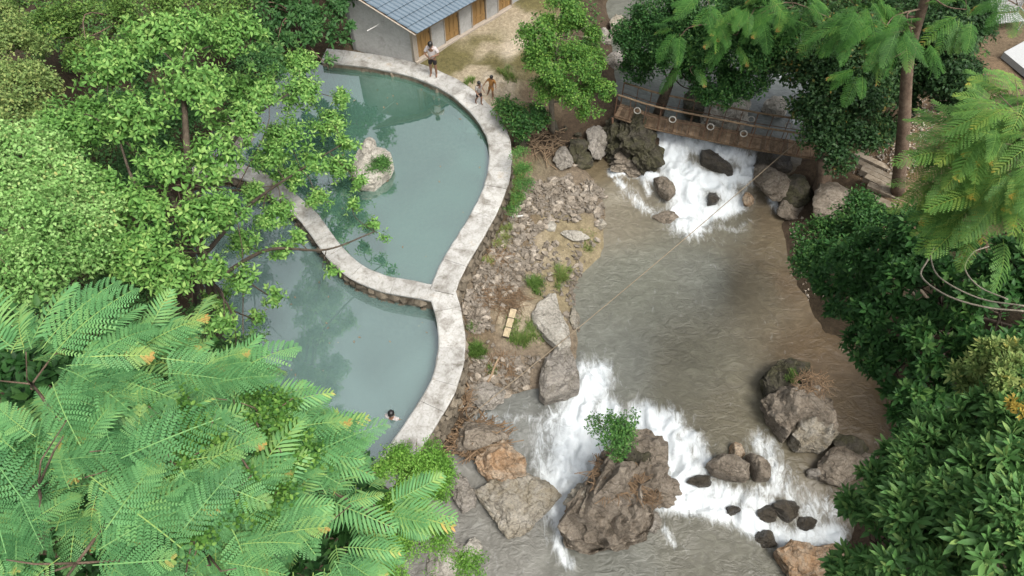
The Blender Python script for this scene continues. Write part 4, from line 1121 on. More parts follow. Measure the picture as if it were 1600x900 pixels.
# ------------------------------------------------------------------ footbridge
def bridge():
    zc = .15
    nearp = [P(960, 181, zc), P(1017, 199, zc - .06), P(1100, 216, zc - .1), P(1175, 231, zc - .06), P(1295, 250, zc)]
    line = spline(nearp, 8)
    root = empty('footbridge', line[0] - np.array((0, 0, .3)), 'narrow rusty brown footbridge with rails and pale rings over the rapids', 'bridge')
    o3 = Vector(root.location)
    t, nrm = frame2d(line); nrm = -nrm          # away from the camera
    L = np.concatenate([[0], np.cumsum(np.linalg.norm(np.diff(line[:, :2], axis=0), axis=1))])
    W = .72
    def at(s, w=0, z=0):
        p = np.array([np.interp(s, L, line[:, k]) for k in range(3)])
        n = np.array([np.interp(s, L, nrm[:, 0]), np.interp(s, L, nrm[:, 1])])
        return Vector((p[0] + n[0] * w, p[1] + n[1] * w, p[2] + z)) - o3
    Lt = L[-1]
    n = int(Lt / .155)
    pm = [MB().box((0, 0, 0), (.145, W, .035), None, .006).mesh('plank', M['bridge_wood']) for _ in range(5)]
    for i in range(n):
        s = (i + .5) * Lt / n
        a = at(s - .05, W / 2); c = at(s + .05, W / 2)
        th = math.atan2(c.y - a.y, c.x - a.x)
        link('plank', random.choice(pm), root, Matrix.Translation(at(s, W / 2, random.uniform(-.008, .008))) @ Matrix.Rotation(th + random.uniform(-.02, .02), 4, 'Z'))
    for w in (.0, W):
        MB().tube([at(Lt * k / 16, w, -.06) for k in range(17)], .038, 6).obj('beam', M['bridge_wood'], root, True)
        MB().tube([at(Lt * k / 16, w, 1.0) for k in range(17)], .036, 6).obj('hand_rail', M['driftwood'], root, True)
        MB().tube([at(Lt * k / 16, w, .52) for k in range(17)], .014, 5).obj('mid_rail', M['rust'], root, True)
        m = 14
        for k in range(m + 1):
            s = Lt * k / m
            MB().tube([at(s, w, -.1), at(s + random.uniform(-.03, .03), w, 1.0)], .014 if k % 3 else .022, 5).obj('post', M['rust'], root)
    def ring(s, w, z, lab):
        p = at(s, w, z) + o3
        q = Matrix.Rotation(math.atan2(t[8][1], t[8][0]), 3, 'Z') @ Matrix.Rotation(R(75), 3, 'X')
        o = MB().torus((0, 0, 0), .115, .022, q, 18, 6).obj('hanging_ring', M['ring'], None, True); o.location = p
        tag(o, lab, 'ring', 'rings hung on the bridge rails')
    for px, w in ((997, 'leftmost'), (1052, 'second from left'), (1110, 'third from left'), (1160, 'rightmost')):
        ring((px - 962) / (1292 - 962) * Lt, -.04, .62, 'pale ring hung on the near bridge rail, %s of four' % w)
    for px, w in ((1110, 'leftmost'), (1167, 'middle'), (1224, 'rightmost')):
        ring((px - 962) / (1292 - 962) * Lt, W + .04, .62, 'pale ring hung on the far bridge rail, %s of three' % w)
bridge()

# stump, stacked timber steps on the right bank
def stump():
    base = PG(1285, 300)
    b = MB()
    top = P(1288, 250, .3)
    pts = [Vector(base) + (Vector(top) - Vector(base)) * f for f in (0, .25, .6, 1)]
    o3 = Vector(base)
    n = 12; V = []; F = []
    for i, p in enumerate(pts):
        r_ = (.36, .27, .25, .27)[i]
        for k in range(n):
            a = 2 * math.pi * k / n
            rr = r_ * (1 + .18 * math.sin(3 * a + 1) + .1 * math.sin(7 * a))
            V.append((p.x - o3.x + rr * math.cos(a), p.y - o3.y + rr * math.sin(a), p.z - o3.z + (random.uniform(-.08, .08) if i == 3 else 0)))
    for i in range(3):
        for k in range(n): F.append((i * n + k, i * n + (k + 1) % n, (i + 1) * n + (k + 1) % n, (i + 1) * n + k))
    F.append(tuple(3 * n + k for k in range(n)))
    b.add(V, F)
    o = b.obj('tree_stump', M['bark'], None, True); o.location = base
    tag(o, 'weathered pale tree stump at the right end of the bridge', 'stump')
stump()
for k, lab in enumerate(['topmost pale weathered timber of the steps beside the shingle path', 'second timber from the top of the shingle path steps', 'third timber of the shingle path steps', 'fourth timber of the shingle path steps, close to the trunk',
                         'second lowest timber of the steps, half buried', 'lowest timber of the steps near the river shrubs']):
    s0 = PG(1334, 246) + (PG(1352, 318) - PG(1334, 246)) * k / 5; s0[2] = float(terr(s0[0], s0[1])) + .1
    sd = unit((PG(1384, 262) - PG(1334, 246)) * np.array((1, 1, 0)))
    w_ = (1.25, 1.45, 1.3, 1.2, 1.1, 1.0)[k]
    q = Matrix.Rotation(math.atan2(sd[1], sd[0]) + (.03, -.04, .02, -.05, .04, 0)[k], 3, 'Z')
    s0[2] = max(s0[2], float(terr(s0[0] + sd[0] * w_ * .6, s0[1] + sd[1] * w_ * .6)) + .05)
    o = MB().box(q @ Vector((w_ / 2, 0, 0)), (w_, .24, .2), q, .03).obj('timber_block', M['timber']); o.location = s0
    tag(o, lab, 'timber')

# white slatted bench and white slab at top right
def bench():
    base = PG(1558, 45)
    root = empty('white_bench', base, 'white slatted garden bench at the top right corner', 'bench')
    M3 = Matrix.Rotation(R(8), 3, 'Z')
    for k in range(5):
        MB().box(M3 @ Vector((0, -.2 + k * .11, .45)), (1.5, .085, .03), M3).obj('slat', M['white_metal'], root)
    for k in range(5):
        MB().box(M3 @ Vector((0, .33 + k * .02, .55 + k * .1)), (1.5, .025, .075), M3).obj('back_slat', M['white_metal'], root)
    for sx in (-.72, .72):
        for sy in (-.22, .3):
            MB().tube([M3 @ Vector((sx, sy, 0)), M3 @ Vector((sx, sy, .44 if sy < 0 else 1.0))], .025, 6).obj('leg', M['white_metal'], root)
        MB().tube([M3 @ Vector((sx, -.25, .68)), M3 @ Vector((sx, .32, .68))], .025, 6).obj('arm', M['white_metal'], root)
bench()
def slab():
    c = [PG(1562, 92), PG(1600, 70), PG(1660, 120), PG(1612, 132)]
    z = max(p[2] for p in c) + .25
    o3 = Vector((c[0][0], c[0][1], z - .25))
    V = [Vector((p[0], p[1], z)) - o3 for p in c] + [Vector((p[0], p[1], z - .25)) - o3 for p in c]
    o = link('white_platform', mesh('white_platform', V, [(0, 1, 2, 3), (7, 6, 5, 4), (0, 4, 5, 1), (1, 5, 6, 2), (2, 6, 7, 3), (3, 7, 4, 0)], M['white_metal'])); o.location = o3
    tag(o, 'flat white platform cut off by the right edge of the picture', 'platform')
slab()
# submerged steps in the upper pool
for k, (px, py) in enumerate([(738, 178), (746, 192), (752, 206)]):
    p = P(px, py, -.335 - .03 * k)
    b = MB(); b.box((0, 0, -.3), (1.1, .28, .6), Matrix.Rotation(R(-14), 3, 'Z'))
    o = b.obj('pool_step', M['coping']); o.location = p
    tag(o, ['highest', 'middle', 'deepest'][k] + ' pale step under water at the right rim of the upper pool', 'step', 'steps under the pool water')
#PEOPLE
# ------------------------------------------------------------------ people
def skinned(name, verts, edges, radii, roots, mat, parent=None, sub=1):
    me = bpy.data.meshes.new(name)
    me.from_pydata([tuple(map(float, v)) for v in verts], edges, [])
    me.materials.append(mat)
    o = link(name, me, parent)
    sk = o.modifiers.new('skin', 'SKIN'); sk.use_smooth_shade = True
    if not me.skin_vertices: me.skin_vertices.new(name='')
    for i, r_ in enumerate(radii):
        sv = me.skin_vertices[0].data[i]; sv.radius = (r_, r_) if not hasattr(r_, '__len__') else r_
        sv.use_root = i in roots
    s = o.modifiers.new('sub', 'SUBSURF'); s.levels = sub; s.render_levels = sub
    return o

def person(label, base, h, face, skin, J, shirt=None, shorts=None, group=None, sleeve=True):
    """J: joints of a body 1 m tall facing -Y (dict), scaled to h; face = turn about Z"""
    root = empty('person', base, label, 'person', group, face)
    S = lambda p: np.array(p) * h
    V = []; E = []; Rr = []; idx = {}; roots = [0]
    def v(k, p, r_, prev=None):
        idx[k] = len(V); V.append(S(p)); Rr.append(np.array(r_) * h if hasattr(r_, '__len__') else r_ * h)
        if prev: E.append((idx[prev], idx[k]))
    tilt = np.array(J.get('lean', (0, 0, 0)))
    ch = np.array((0, 0, .73)) + tilt * .7; nk = np.array((0, 0, .83)) + tilt; hd = nk + np.array(J.get('head', (0, -.02, .05))); ht = hd + np.array(J.get('head_up', (0, -.01, .075)))
    v('pelvis', (0, 0, .52), (.085, .06)); v('waist', np.array((0, 0, .61)) + tilt * .35, (.075, .052), 'pelvis'); v('chest', ch, (.092, .06), 'waist'); v('neck', nk, .032, 'chest')
    v('head', hd, (.048, .054), 'neck'); v('crown', ht, (.05, .056), 'head')
    for s, n_ in ((1, 'l'), (-1, 'r')):
        v('sh' + n_, ch + np.array((s * .098, 0, .065)), .038, 'chest')
        el, wr = np.array(J['elbow' + n_]), np.array(J['wrist' + n_])
        v('el' + n_, el, .026, 'sh' + n_); v('wr' + n_, wr, .018, 'el' + n_)
        hd_ = unit(wr - el); palm = wr + hd_ * .04
        v('pa' + n_, palm, (.022, .016), 'wr' + n_)
        kn, an = np.array(J['knee' + n_]), np.array(J['ankle' + n_])
        v('hip' + n_, (s * .052, 0, .495), .052, 'pelvis'); v('kn' + n_, kn, .036, 'hip' + n_)
        mid = (kn + an) / 2 + np.array((0, .012, .03)); v('calf' + n_, mid, .034, 'kn' + n_)
        v('an' + n_, an, .022, 'calf' + n_); v('toe' + n_, an + np.array((s * .012, -.085, -.025)), (.024, .014), 'an' + n_)
    for s, n_ in ((1, 'l'), (-1, 'r')):          # fingers: chains rooted in the palm
        el, wr = np.array(J['elbow' + n_]), np.array(J['wrist' + n_])
        d = unit(wr - el); side = unit(np.cross(d, (0, 1, .2))); dn = np.cross(d, side)
        for k, (off, ln) in enumerate(((-.016, .042), (-.006, .05), (.006, .048), (.015, .038), (.02, .03))):
            p0 = wr + d * (.05 if k < 4 else .018) + side * off
            dd = unit(d + side * off * 12) if k < 4 else unit(d * .6 + side * .8)
            roots.append(len(V))
            a = len(V); V.append(S(p0)); Rr.append(.0058 * h)
            V.append(S(p0 + dd * ln * .55)); Rr.append(.0055 * h)
            V.append(S(p0 + dd * ln * .9 + dn * .012)); Rr.append(.0045 * h)
            E.extend([(a, a + 1), (a + 1, a + 2)])
    skinned('body', V, E, Rr, roots, skin, root, 2)
    c = (hd + ht) / 2 * h; up = unit(ht - hd); fw = unit(np.array((0, -1, 0)) - up * np.dot((0, -1, 0), up)); sd = np.cross(up, fw)
    # hair cap
    b = MB(); b.ball((0, 0, 0), (.062 * h, .068 * h, .07 * h), 12, 8)
    hm = [Vector(c + up * (.018 * h) - fw * (.014 * h)) + Vector(p) for p in b.V]
    link('hair', mesh('hair', hm, b.F, M['hair'], True), root)
    for s in (-1, 1):
        MB().ball(c + fw * .058 * h + sd * s * .02 * h + up * -.004 * h, .007 * h, 8, 6).obj('eye', M['eye'], root, True)
        MB().ball(c + sd * s * .056 * h - up * .008 * h, (.008 * h, .012 * h, .017 * h), 8, 6).obj('ear', skin, root, True)
    MB().tube([c + fw * .056 * h + up * .0 * h, c + fw * .073 * h - up * .02 * h, c + fw * .058 * h - up * .026 * h], [.006 * h, .010 * h, .005 * h], 6).obj('nose', skin, root, True)
    MB().ball(c + fw * .056 * h - up * .042 * h, (.018 * h, .008 * h, .006 * h), 8, 6).obj('mouth', M['mouth'], root, True)
    if shirt is not None:
        vs = [S((0, 0, .50)), S(V[1] / h), S(ch), S(nk - np.array((0, 0, .028)))]; rr = [(.094 * h, .07 * h), (.088 * h, .064 * h), (.104 * h, .072 * h), (.045 * h, .042 * h)]; ed = [(0, 1), (1, 2), (2, 3)]
        for s, n_ in ((1, 'l'), (-1, 'r')):
            sh = ch + np.array((s * .098, 0, .065)); el = np.array(J['elbow' + n_])
            a = len(vs); vs += [S(sh), S(sh + (el - sh) * .8)]; rr += [.046 * h, .042 * h]; ed += [(2, a), (a, a + 1)]
        skinned('shirt', vs, ed, rr, [0], shirt, root, 2)
    if shorts is not None:
        vs = [S((0, 0, .545)), S((0, 0, .505))]; rr = [(.09 * h, .066 * h), (.092 * h, .07 * h)]; ed = [(0, 1)]
        for s, n_ in ((1, 'l'), (-1, 'r')):
            hp = np.array((s * .052, 0, .48)); kn = np.array(J['knee' + n_])
            a = len(vs); vs += [S(hp), S(hp + (kn - hp) * .75)]; rr += [.06 * h, .052 * h]; ed += [(1, a), (a, a + 1)]
        skinned('shorts', vs, ed, rr, [0], shorts, root, 2)
    return root
std = dict(elbowl=(.17, -.02, .64), elbowr=(-.17, -.02, .64), wristl=(.06, -.15, .67), wristr=(-.06, -.15, .66), kneel=(.06, -.012, .275), kneer=(-.06, -.005, .275),
           anklel=(.066, .005, .04), ankler=(-.066, .01, .04), head=(0, -.022, .045), head_up=(0, -.045, .06))
pa = P(678, 118, .01)
person('man in pale shirt and dark shorts standing on the wall by the house', pa, 1.64, R(-8), M['skin'], std, M['shirt_pale'], M['cloth_dark'])
walk = dict(elbowl=(.15, .05, .64), elbowr=(-.15, -.06, .65), wristl=(.17, -.03, .53), wristr=(-.14, -.17, .58), kneel=(.055, -.07, .28), kneer=(-.055, .03, .275), anklel=(.06, -.03, .04),
            ankler=(-.06, .14, .05), lean=(0, -.02, 0))
person('small child in dark and grey clothes walking on the wall rim', P(749, 163, .01), 1.12, R(35), M['skin'], walk, M['cloth_grey'], M['cloth_dark'])
kid = dict(elbowl=(.19, -.02, .66), elbowr=(-.18, .0, .66), wristl=(.24, -.12, .62), wristr=(-.24, -.06, .55), kneel=(.07, -.05, .28), kneer=(-.09, .0, .275), anklel=(.07, -.02, .04),
           ankler=(-.17, .05, .045), lean=(.03, -.01, 0))
kp = PG(768, 152)
person('small child in orange brown clothes stepping across the yard edge', kp, 1.08, R(-25), M['skin_warm'], kid, M['cloth_orange'], M['cloth_orange'])
swim = dict(elbowl=(.19, -.06, .68), elbowr=(-.19, -.06, .68), wristl=(.16, -.2, .66), wristr=(-.16, -.2, .66), kneel=(.06, -.03, .28), kneer=(-.06, .0, .275), anklel=(.066, .02, .04), ankler=(-.066, .03, .04))
sp = P(612, 652, -.62); sp[2] = -.62 - 1.6 * .80
person('bather with black hair standing neck deep in the lower pool', sp, 1.6, R(160), M['skin'], swim, M['shirt_pale'], M['cloth_dark'])

# ------------------------------------------------------------------ leaves
def leaf_arr(L, W, st=2, fold=.25, droop=.25, roundness=.8):
    """one leaf along +X, upper face +Z; st = stations across"""
    V = [(0, 0, 0)]
    for i in range(1, st + 1):
        f = i / (st + 1)
        w = W * .5 * math.sin(math.pi * f ** roundness) ** .8
        z = -droop * L * f * f
        V += [(L * f, w, z + fold * w), (L * f, 0, z), (L * f, -w, z + fold * w)]
    V.append((L, 0, -droop * L))
    F = [(0, 2, 1), (0, 3, 2)]
    for i in range(st - 1):
        a = 1 + 3 * i; b = a + 3
        F += [(a, a + 1, b + 1), (a, b + 1, b), (a + 1, a + 2, b + 2), (a + 1, b + 2, b + 1)]
    a = 1 + 3 * (st - 1); t = len(V) - 1
    F += [(a, a + 1, t), (a + 1, a + 2, t)]
    return np.array(V), np.array(F)

def rotm(az, el, roll=0):
    m = Matrix.Rotation(az, 3, 'Z') @ Matrix.Rotation(-el, 3, 'Y') @ Matrix.Rotation(roll, 3, 'X')
    return np.array(m)

def hub(parts, c=(0, 0, 0)):
    """ties the leaves of a spray together with thin stalks to one point"""
    V, F, T = join(parts)
    n = len(V); V = np.concatenate([V, [c]]); T = np.concatenate([T, [.3]])
    i = 0; ex = []
    add = []
    for v, f, t in parts:
        b = V[i]; add.append(b + np.array((.004, .004, -.004))); ex.append((n, i, n + len(add)))
        i += len(v)
    V = np.concatenate([V, add]); T = np.concatenate([T, np.full(len(add), .3)])
    return V, np.concatenate([F, np.array(ex)]), T

def join(parts):
    Vs = []; Fs = []; Ts = []; n = 0
    for V, F, T in parts:
        Vs.append(V); Fs.append(F + n); Ts.append(np.full(len(V), T) if np.isscalar(T) else T); n += len(V)
    return np.concatenate(Vs), np.concatenate(Fs), np.concatenate(Ts)

def spray_rosette(rg, n=11, L=.18, W=.08, el=(70, -25), st=2, droop=.3, young=.5, stem=.12, rnd=.8):
    ps = []
    for i in range(n):
        f = i / max(1, n - 1)
        l = L * rg.uniform(.75, 1.15) * (.75 + .4 * f)
        V, F = leaf_arr(l, W / L * l, st, .3, droop * rg.uniform(.5, 1.5), rnd)
        V = V + np.array((.02, 0, 0))
        m = rotm(i * 2.4 + rg.uniform(-.3, .3), R(el[0] + (el[1] - el[0]) * f + rg.uniform(-12, 12)), rg.uniform(-.3, .3))
        V = V @ m.T + np.array((0, 0, stem * (1 - f)))
        ps.append((V, F, min(.75, max(.05, .38 + young * .3 * (.5 - f) + rg.uniform(-.16, .16)))))
    return hub(ps, (0, 0, -.05))

def spray_twig(rg, n=22, L=.07, W=.045, span=.45, st=1, droop=.3, mid=.38):
    """a small leafy twig: leaves in a loose dome"""
    ps = []
    for i in range(n):
        V, F = leaf_arr(L * rg.uniform(.7, 1.25), W * rg.uniform(.8, 1.2), st, .25, droop)
        m = rotm(rg.uniform(0, 6.3), R(rg.uniform(-35, 35)), rg.uniform(-.5, .5))
        a = rg.uniform(0, 6.3); q = span * .5 * math.sqrt(rg.random())
        V = V @ m.T + np.array((q * math.cos(a), q * math.sin(a), rg.uniform(-.09, .07) - q * q * .8))
        ps.append((V, F, max(.03, mid + rg.uniform(-.2, .22))))
    return hub(ps, (0, 0, -.08))

def spray_pinnate(rg, L=.4, n=9, l=.13, w=.05, droop=.5, mid=.38, st=2):
    """arching compound leaf with paired leaflets"""
    ps = []
    for i in range(n):
        f = (i + 1) / n
        x = L * f; z = -droop * L * f * f
        for s in ((-1, 1) if i < n - 1 else (0,)):
            V, F = leaf_arr(l * rg.uniform(.8, 1.15), w, st, .25, .35)
            m = rotm(s * R(rg.uniform(52, 72)), R(-20 - 25 * f), s * .2)
            ps.append((V @ m.T + np.array((x, 0, z)), F, max(.03, mid + rg.uniform(-.12, .12))))
    return hub(ps)

def spray_pin_cluster(rg, k=4, **kw):
    ps = []
    for i in range(k):
        V, F, T = spray_pinnate(rg, **kw)
        m = rotm(i * 6.28 / k + rg.uniform(-.4, .4), R(rg.uniform(15, 50)))
        ps.append((V @ m.T, F, T))
    return hub(ps)

def spray_frond(rg, L=.85, pairs=14, leaflets=9, yellow=0.0, mid=.36):
    """feathery twice-pinnate frond along +X"""
    ps = []
    def tint(f, g): return min(.95, mid + rg.uniform(-.12, .10) + yellow * max(0, f - .58) * 1.3 * (.4 + g))
    prev = None
    droop = rg.uniform(.15, .6)
    V = []; F = []
    for i in range(9):
        f = i / 8
        V += [(L * f, .006, -droop * L * f * f), (L * f, -.006, -droop * L * f * f)]
    for i in range(8): F += [(2 * i, 2 * i + 1, 2 * i + 3), (2 * i, 2 * i + 3, 2 * i + 2)]
    ps.append((np.array(V), np.array(F), .6))
    for i in range(pairs):
        f = .10 + .88 * i / (pairs - 1)
        x = L * f; z = -droop * L * f * f
        pl = L * .30 * (math.sin(math.pi * min(1, .18 + f * .80)) ** .6) * rg.uniform(.9, 1.08)
        for s in (-1, 1):
            ang = R(68 - 28 * f) * s
            ca, sa = math.cos(ang), math.sin(ang)
            dz = rg.uniform(-.6, -.2)
            VV = []; FF = []
            if leaflets == 0:
                for j in range(4):
                    g = j / 3; w = .018 * math.sin(math.pi * (.15 + .8 * g)) * L / .85
                    c = np.array((ca * g * pl, sa * g * pl, dz * g * g * pl))
                    VV += [c + np.array((-sa, ca, 0)) * w, c - np.array((-sa, ca, 0)) * w]
                for j in range(3): FF += [(2 * j, 2 * j + 1, 2 * j + 3), (2 * j, 2 * j + 3, 2 * j + 2)]
            else:
                for j in range(leaflets):
                    g = (j + .3) / leaflets
                    c = np.array((ca * g * pl, sa * g * pl, dz * g * g * pl))
                    ll = .0265 * L / .85 * math.sin(math.pi * (.2 + .75 * g)) ** .5
                    for q in (-1, 1):
                        a2 = ang + q * R(62)
                        d = np.array((math.cos(a2), math.sin(a2), -.12)) * ll
                        n_ = np.array((ca, sa, dz * g)) * (pl / leaflets) * .70
                        k = len(VV)
                        VV += [c, c + n_, c + d + n_ * .9, c + d + n_ * .2]
                        FF += [(k, k + 1, k + 2), (k, k + 2, k + 3)]
            ps.append((np.array(VV) + np.array((x, 0, z)), np.array(FF), tint(f, rg.random())))
    Vv, Ff, Tt = join(ps)
    return Vv, Ff, Tt

def variants(fn, count, seed, **kw):
    out = []
    for i in range(count):
        rg = random.Random(seed * 101 + i)
        kk = {a: (b(i) if callable(b) else b) for a, b in kw.items()}
        out.append(fn(rg, **kk))
    return out

ycyc = lambda i: (0, .15, .3, .9, 0, 1.4)[i % 6]
SPR = {
 'broad': (variants(spray_rosette, 6, 1, n=8, L=.175, W=.082, el=(55, -45), st=2, droop=.4, young=.9), 'ros'),
 'broad_mid': (variants(spray_rosette, 4, 2, n=11, L=.20, W=.085, st=2, young=.4), 'ros'),
 'lance': (variants(spray_rosette, 5, 3, n=15, L=.215, W=.060, el=(75, -15), st=3, droop=.2, young=.7, rnd=1.05), 'ros'),
 'lime': (variants(spray_rosette, 4, 4, n=13, L=.15, W=.05, el=(75, -10), st=2, droop=.2, young=1.2, rnd=1.0), 'ros'),
 'twig': (variants(spray_twig, 5, 5, n=20, L=.085, W=.055), 'ros'),
 'twig_fine': (variants(spray_twig, 5, 6, n=30, L=.055, W=.032, span=.42), 'ros'),
 'twig_vine': (variants(spray_twig, 5, 7, n=18, L=.075, W=.055, span=.42, st=2), 'ros'),
 'twig_dark': (variants(spray_twig, 5, 8, n=20, L=.11, W=.055, span=.55), 'ros'),
 'pin': (variants(spray_pin_cluster, 5, 9, k=4, L=.34, n=6, l=.12, w=.055, droop=.5), 'ros'),
 'frond': (variants(spray_frond, 6, 10, L=lambda i: (.95, .8, .9, .85, 1.0, .75)[i], yellow=ycyc), 'fr'),
 'frond_lo': (variants(spray_frond, 4, 11, L=.85, leaflets=0, yellow=lambda i: (0, 0, .2, .6)[i]), 'fr'),
}
_vm = {}
def var_meshes(kind, mat):
    k = (kind, mat)
    if k not in _vm:
        _vm[k] = [mesh('leaf_' + kind, V, F, M[mat], False, {'tint': T}) for V, F, T in SPR[kind][0]]
    return _vm[k]

CAMP = np.array((0, 0, CAM_H))
def crown_points(lobes, n, rng, clumps=14, spread=.28, zmin=-.35, depth=.30, toward=.35):
    """points and outward normals over uneven lobes, gathered in clumps"""
    area = np.array([r_ ** 2 for c, r_, *_ in lobes]); area = area / area.sum()
    Pp = []; Nn = []
    for (c, r_, *q), a in zip(lobes, area):
        sq = q[0] if q else .8
        k = max(1, int(round(n * a)))
        cl = []
        view = unit(CAMP - c)
        while len(cl) < clumps:
            d = unit(rng.normal(size=3))
            if d[2] < zmin: continue
            if np.dot(d, view) < -.5 and rng.random() < .7: continue
            cl.append(d)
        cl = np.array(cl); cr = rng.uniform(1 - depth, 1.12, len(cl))
        ci = rng.integers(0, len(cl), k)
        d = cl[ci] + rng.normal(size=(k, 3)) * spread
        d /= np.linalg.norm(d, axis=1)[:, None]
        rr = r_ * cr[ci] * rng.uniform(.84, 1.06, k)
        p = c + d * rr[:, None] * np.array((1, 1, sq))
        Pp.append(p); Nn.append(d)
    return np.concatenate(Pp), np.concatenate(Nn)

def frames(Nn, rng, mode, up=.55, elev=(-10, 30)):
    k = len(Nn); Ms = np.zeros((k, 3, 3))
    for i in range(k):
        if mode == 'ros':
            z = unit(Nn[i] * (1 - up) + np.array((0, 0, up)) + rng.normal(size=3) * .3)
            x = unit(np.cross(rng.normal(size=3), z)); y = np.cross(z, x)
        else:
            h = Nn[i].copy(); h[2] = 0
            h = unit(h + rng.normal(size=3) * np.array((.35, .35, 0)) + 1e-6)
            e = R(rng.uniform(*elev)); x = h * math.cos(e) + np.array((0, 0, math.sin(e)))
            z0 = unit(np.array((0, 0, 1.)) + rng.normal(size=3) * .22)
            y = unit(np.cross(z0, x)); z = np.cross(x, y)
        Ms[i] = np.stack([x, y, z], 1)
    return Ms

def plant(name, label, cat, base, lobes, kind, mat, n_obj, n_stuff, stuff_kind=None, trunk=None, trunk_r=.12, bark='bark', group=None, seed=1, clumps=14, spread=.28,
          depth=.30, scale=(.8, 1.25), up=.55, part='leaf_spray', limbs=True, elev=(-10, 30), twigs=3, zmin=-.35, boughs=()):
    rng = np.random.default_rng(seed * 7 + 3)
    base = np.asarray(base, float)
    root = empty(name, base, label, cat, group)
    vs, mode = SPR[kind]
    Pp, Nn = crown_points(lobes, n_obj + n_stuff, rng, clumps, spread, zmin, depth)
    view = CAMP - Pp; dist = np.linalg.norm(view, axis=1)
    facing = (Nn * view).sum(1) / dist
    order = np.argsort(dist - 1.2 * facing)
    sc = rng.uniform(scale[0], scale[1], len(Pp))
    Ms = frames(Nn, rng, mode, up, elev)
    vm = var_meshes(kind, mat)
    no = min(n_obj, len(order))
    # objects: every k-th of the best-showing sprays
    for i in order[:no]:
        m4 = Matrix([[*(Ms[i][r_] * sc[i]), Pp[i][r_] - base[r_]] for r_ in range(3)] + [[0, 0, 0, 1]])
        link(part, vm[int(rng.integers(len(vm)))], root, m4)
    rest = order[no:]
    if len(rest):
        sk = stuff_kind or kind
        svs, smode = SPR[sk]
        Vs = []; Fs = []; Ts = []; n = 0
        ch = rng.integers(0, len(svs), len(rest))
        for j, (V, F, T) in enumerate(svs):
            ids = rest[ch == j]
            if not len(ids): continue
            A = np.einsum('kij,vj->kvi', Ms[ids] * sc[ids][:, None, None], V) + (Pp[ids] - base)[:, None, :]
            Vs.append(A.reshape(-1, 3))
            off = n + np.arange(len(ids)) * len(V)
            Fs.append((F[None] + off[:, None, None]).reshape(-1, 3))
            Ts.append((T[None] + rng.uniform(-.1, .1, len(ids))[:, None]).reshape(-1))
            n += len(ids) * len(V)
        o = link('crown', mesh('crown', np.concatenate(Vs), np.concatenate(Fs), M[mat], False, {'tint': np.concatenate(Ts)}), root)
        o['kind'] = 'stuff'
    # stem and limbs
    if trunk is None:
        cc = np.mean([l[0] for l in lobes], axis=0)
        trunk = [base, base * .5 + cc * .5 + np.array((0, 0, -.1)), cc]
    tl = spline(trunk, 6)
    k = len(tl)
    rad = [trunk_r * (1 - .6 * i / (k - 1)) for i in range(k)]
    tr = MB().tube([p - base for p in tl], rad, 8).obj('trunk', M[bark], root, True)
    tl = np.array(tl); rad = list(rad); k0 = k // 4
    for bp in boughs:
        bl = spline(bp, 6)
        br_ = [trunk_r * .45 * (1 - .7 * i / (len(bl) - 1)) for i in range(len(bl))]
        MB().tube([p - base for p in bl], br_, 7).obj('bough', M[bark], root, True)
        tl = np.concatenate([tl, bl]); rad += br_
    k = len(tl)
    if limbs:
        for c, r_, *_ in lobes:
            i0 = int(np.argmin(np.linalg.norm(tl - c, axis=1) + np.maximum(0, tl[:, 2] - c[2]) * (.5 if len(boughs) else 2))); i0 = max(k0, min(i0, k - 1))
            a = tl[i0]
            if np.linalg.norm(a - c) < .15: continue
            m = (a + c) / 2 + rng.normal(size=3) * .12 * np.linalg.norm(c - a) + np.array((0, 0, .1 * np.linalg.norm(c - a)))
            ln = spline([a, m, c], 4)
            r0 = min(rad[i0] * .5, .016 + .009 * np.linalg.norm(c - a))
            b = MB().tube([p - base for p in ln], [max(.012, r0 * (1 - .6 * i / (len(ln) - 1))) for i in range(len(ln))], 6)
            for _ in range(twigs):
                d = unit(rng.normal(size=3) + np.array((0, 0, .6)) + .4 * unit(CAMP - c))
                e = c + d * r_ * rng.uniform(.7, 1.0)
                b.tube([c - base, (c + e) / 2 - base + rng.normal(size=3) * .08 * r_, e - base], [max(.01, r0 * .4), max(.008, r0 * .28), .006], 4)
            b.obj('branch', M[bark], tr, True)
    return root

def L_(px, py, d, rpx, sq=.8):
    c = D(px, py, d)
    dep = c[1] * CP + (CAM_H - c[2]) * SP
    return (c, rpx * dep / FPX, sq)

def on_ground(x, y): return np.array((x, y, float(terr(x, y)) - .05))

# --- left foreground: feathery tree right under the camera
plant('feathery_tree', 'large feathery fern-leaved tree with orange-tipped fronds filling the lower left corner', 'tree', on_ground(-7.5, 3.6),
      [L_(50, 600, 9.4, 115, .5), L_(180, 590, 9.8, 95, .5), L_(300, 620, 9.8, 100, .5), L_(60, 760, 8.8, 130, .5), L_(210, 720, 9, 120, .5), L_(370, 730, 9.4, 110, .5), L_(435, 690, 10, 68, .5),
       L_(508, 752, 10.4, 62, .5), L_(560, 742, 10.8, 30, .5), L_(120, 880, 8.4, 130, .5), L_(320, 860, 8.8, 120, .5), L_(490, 840, 9.6, 90, .5), L_(580, 800, 10.4, 45, .5), L_(390, 605, 10.2, 45, .5)],
      'frond', 'leaf_fern', 300, 330, 'frond_lo', trunk=[on_ground(-7.5, 3.6), (-6.2, 3.4, 6), D(260, 720, 10.4)], trunk_r=.26, seed=1, clumps=9, depth=.5, spread=.45, scale=(.5, 1.02), part='frond', elev=(-42, 25), twigs=4)
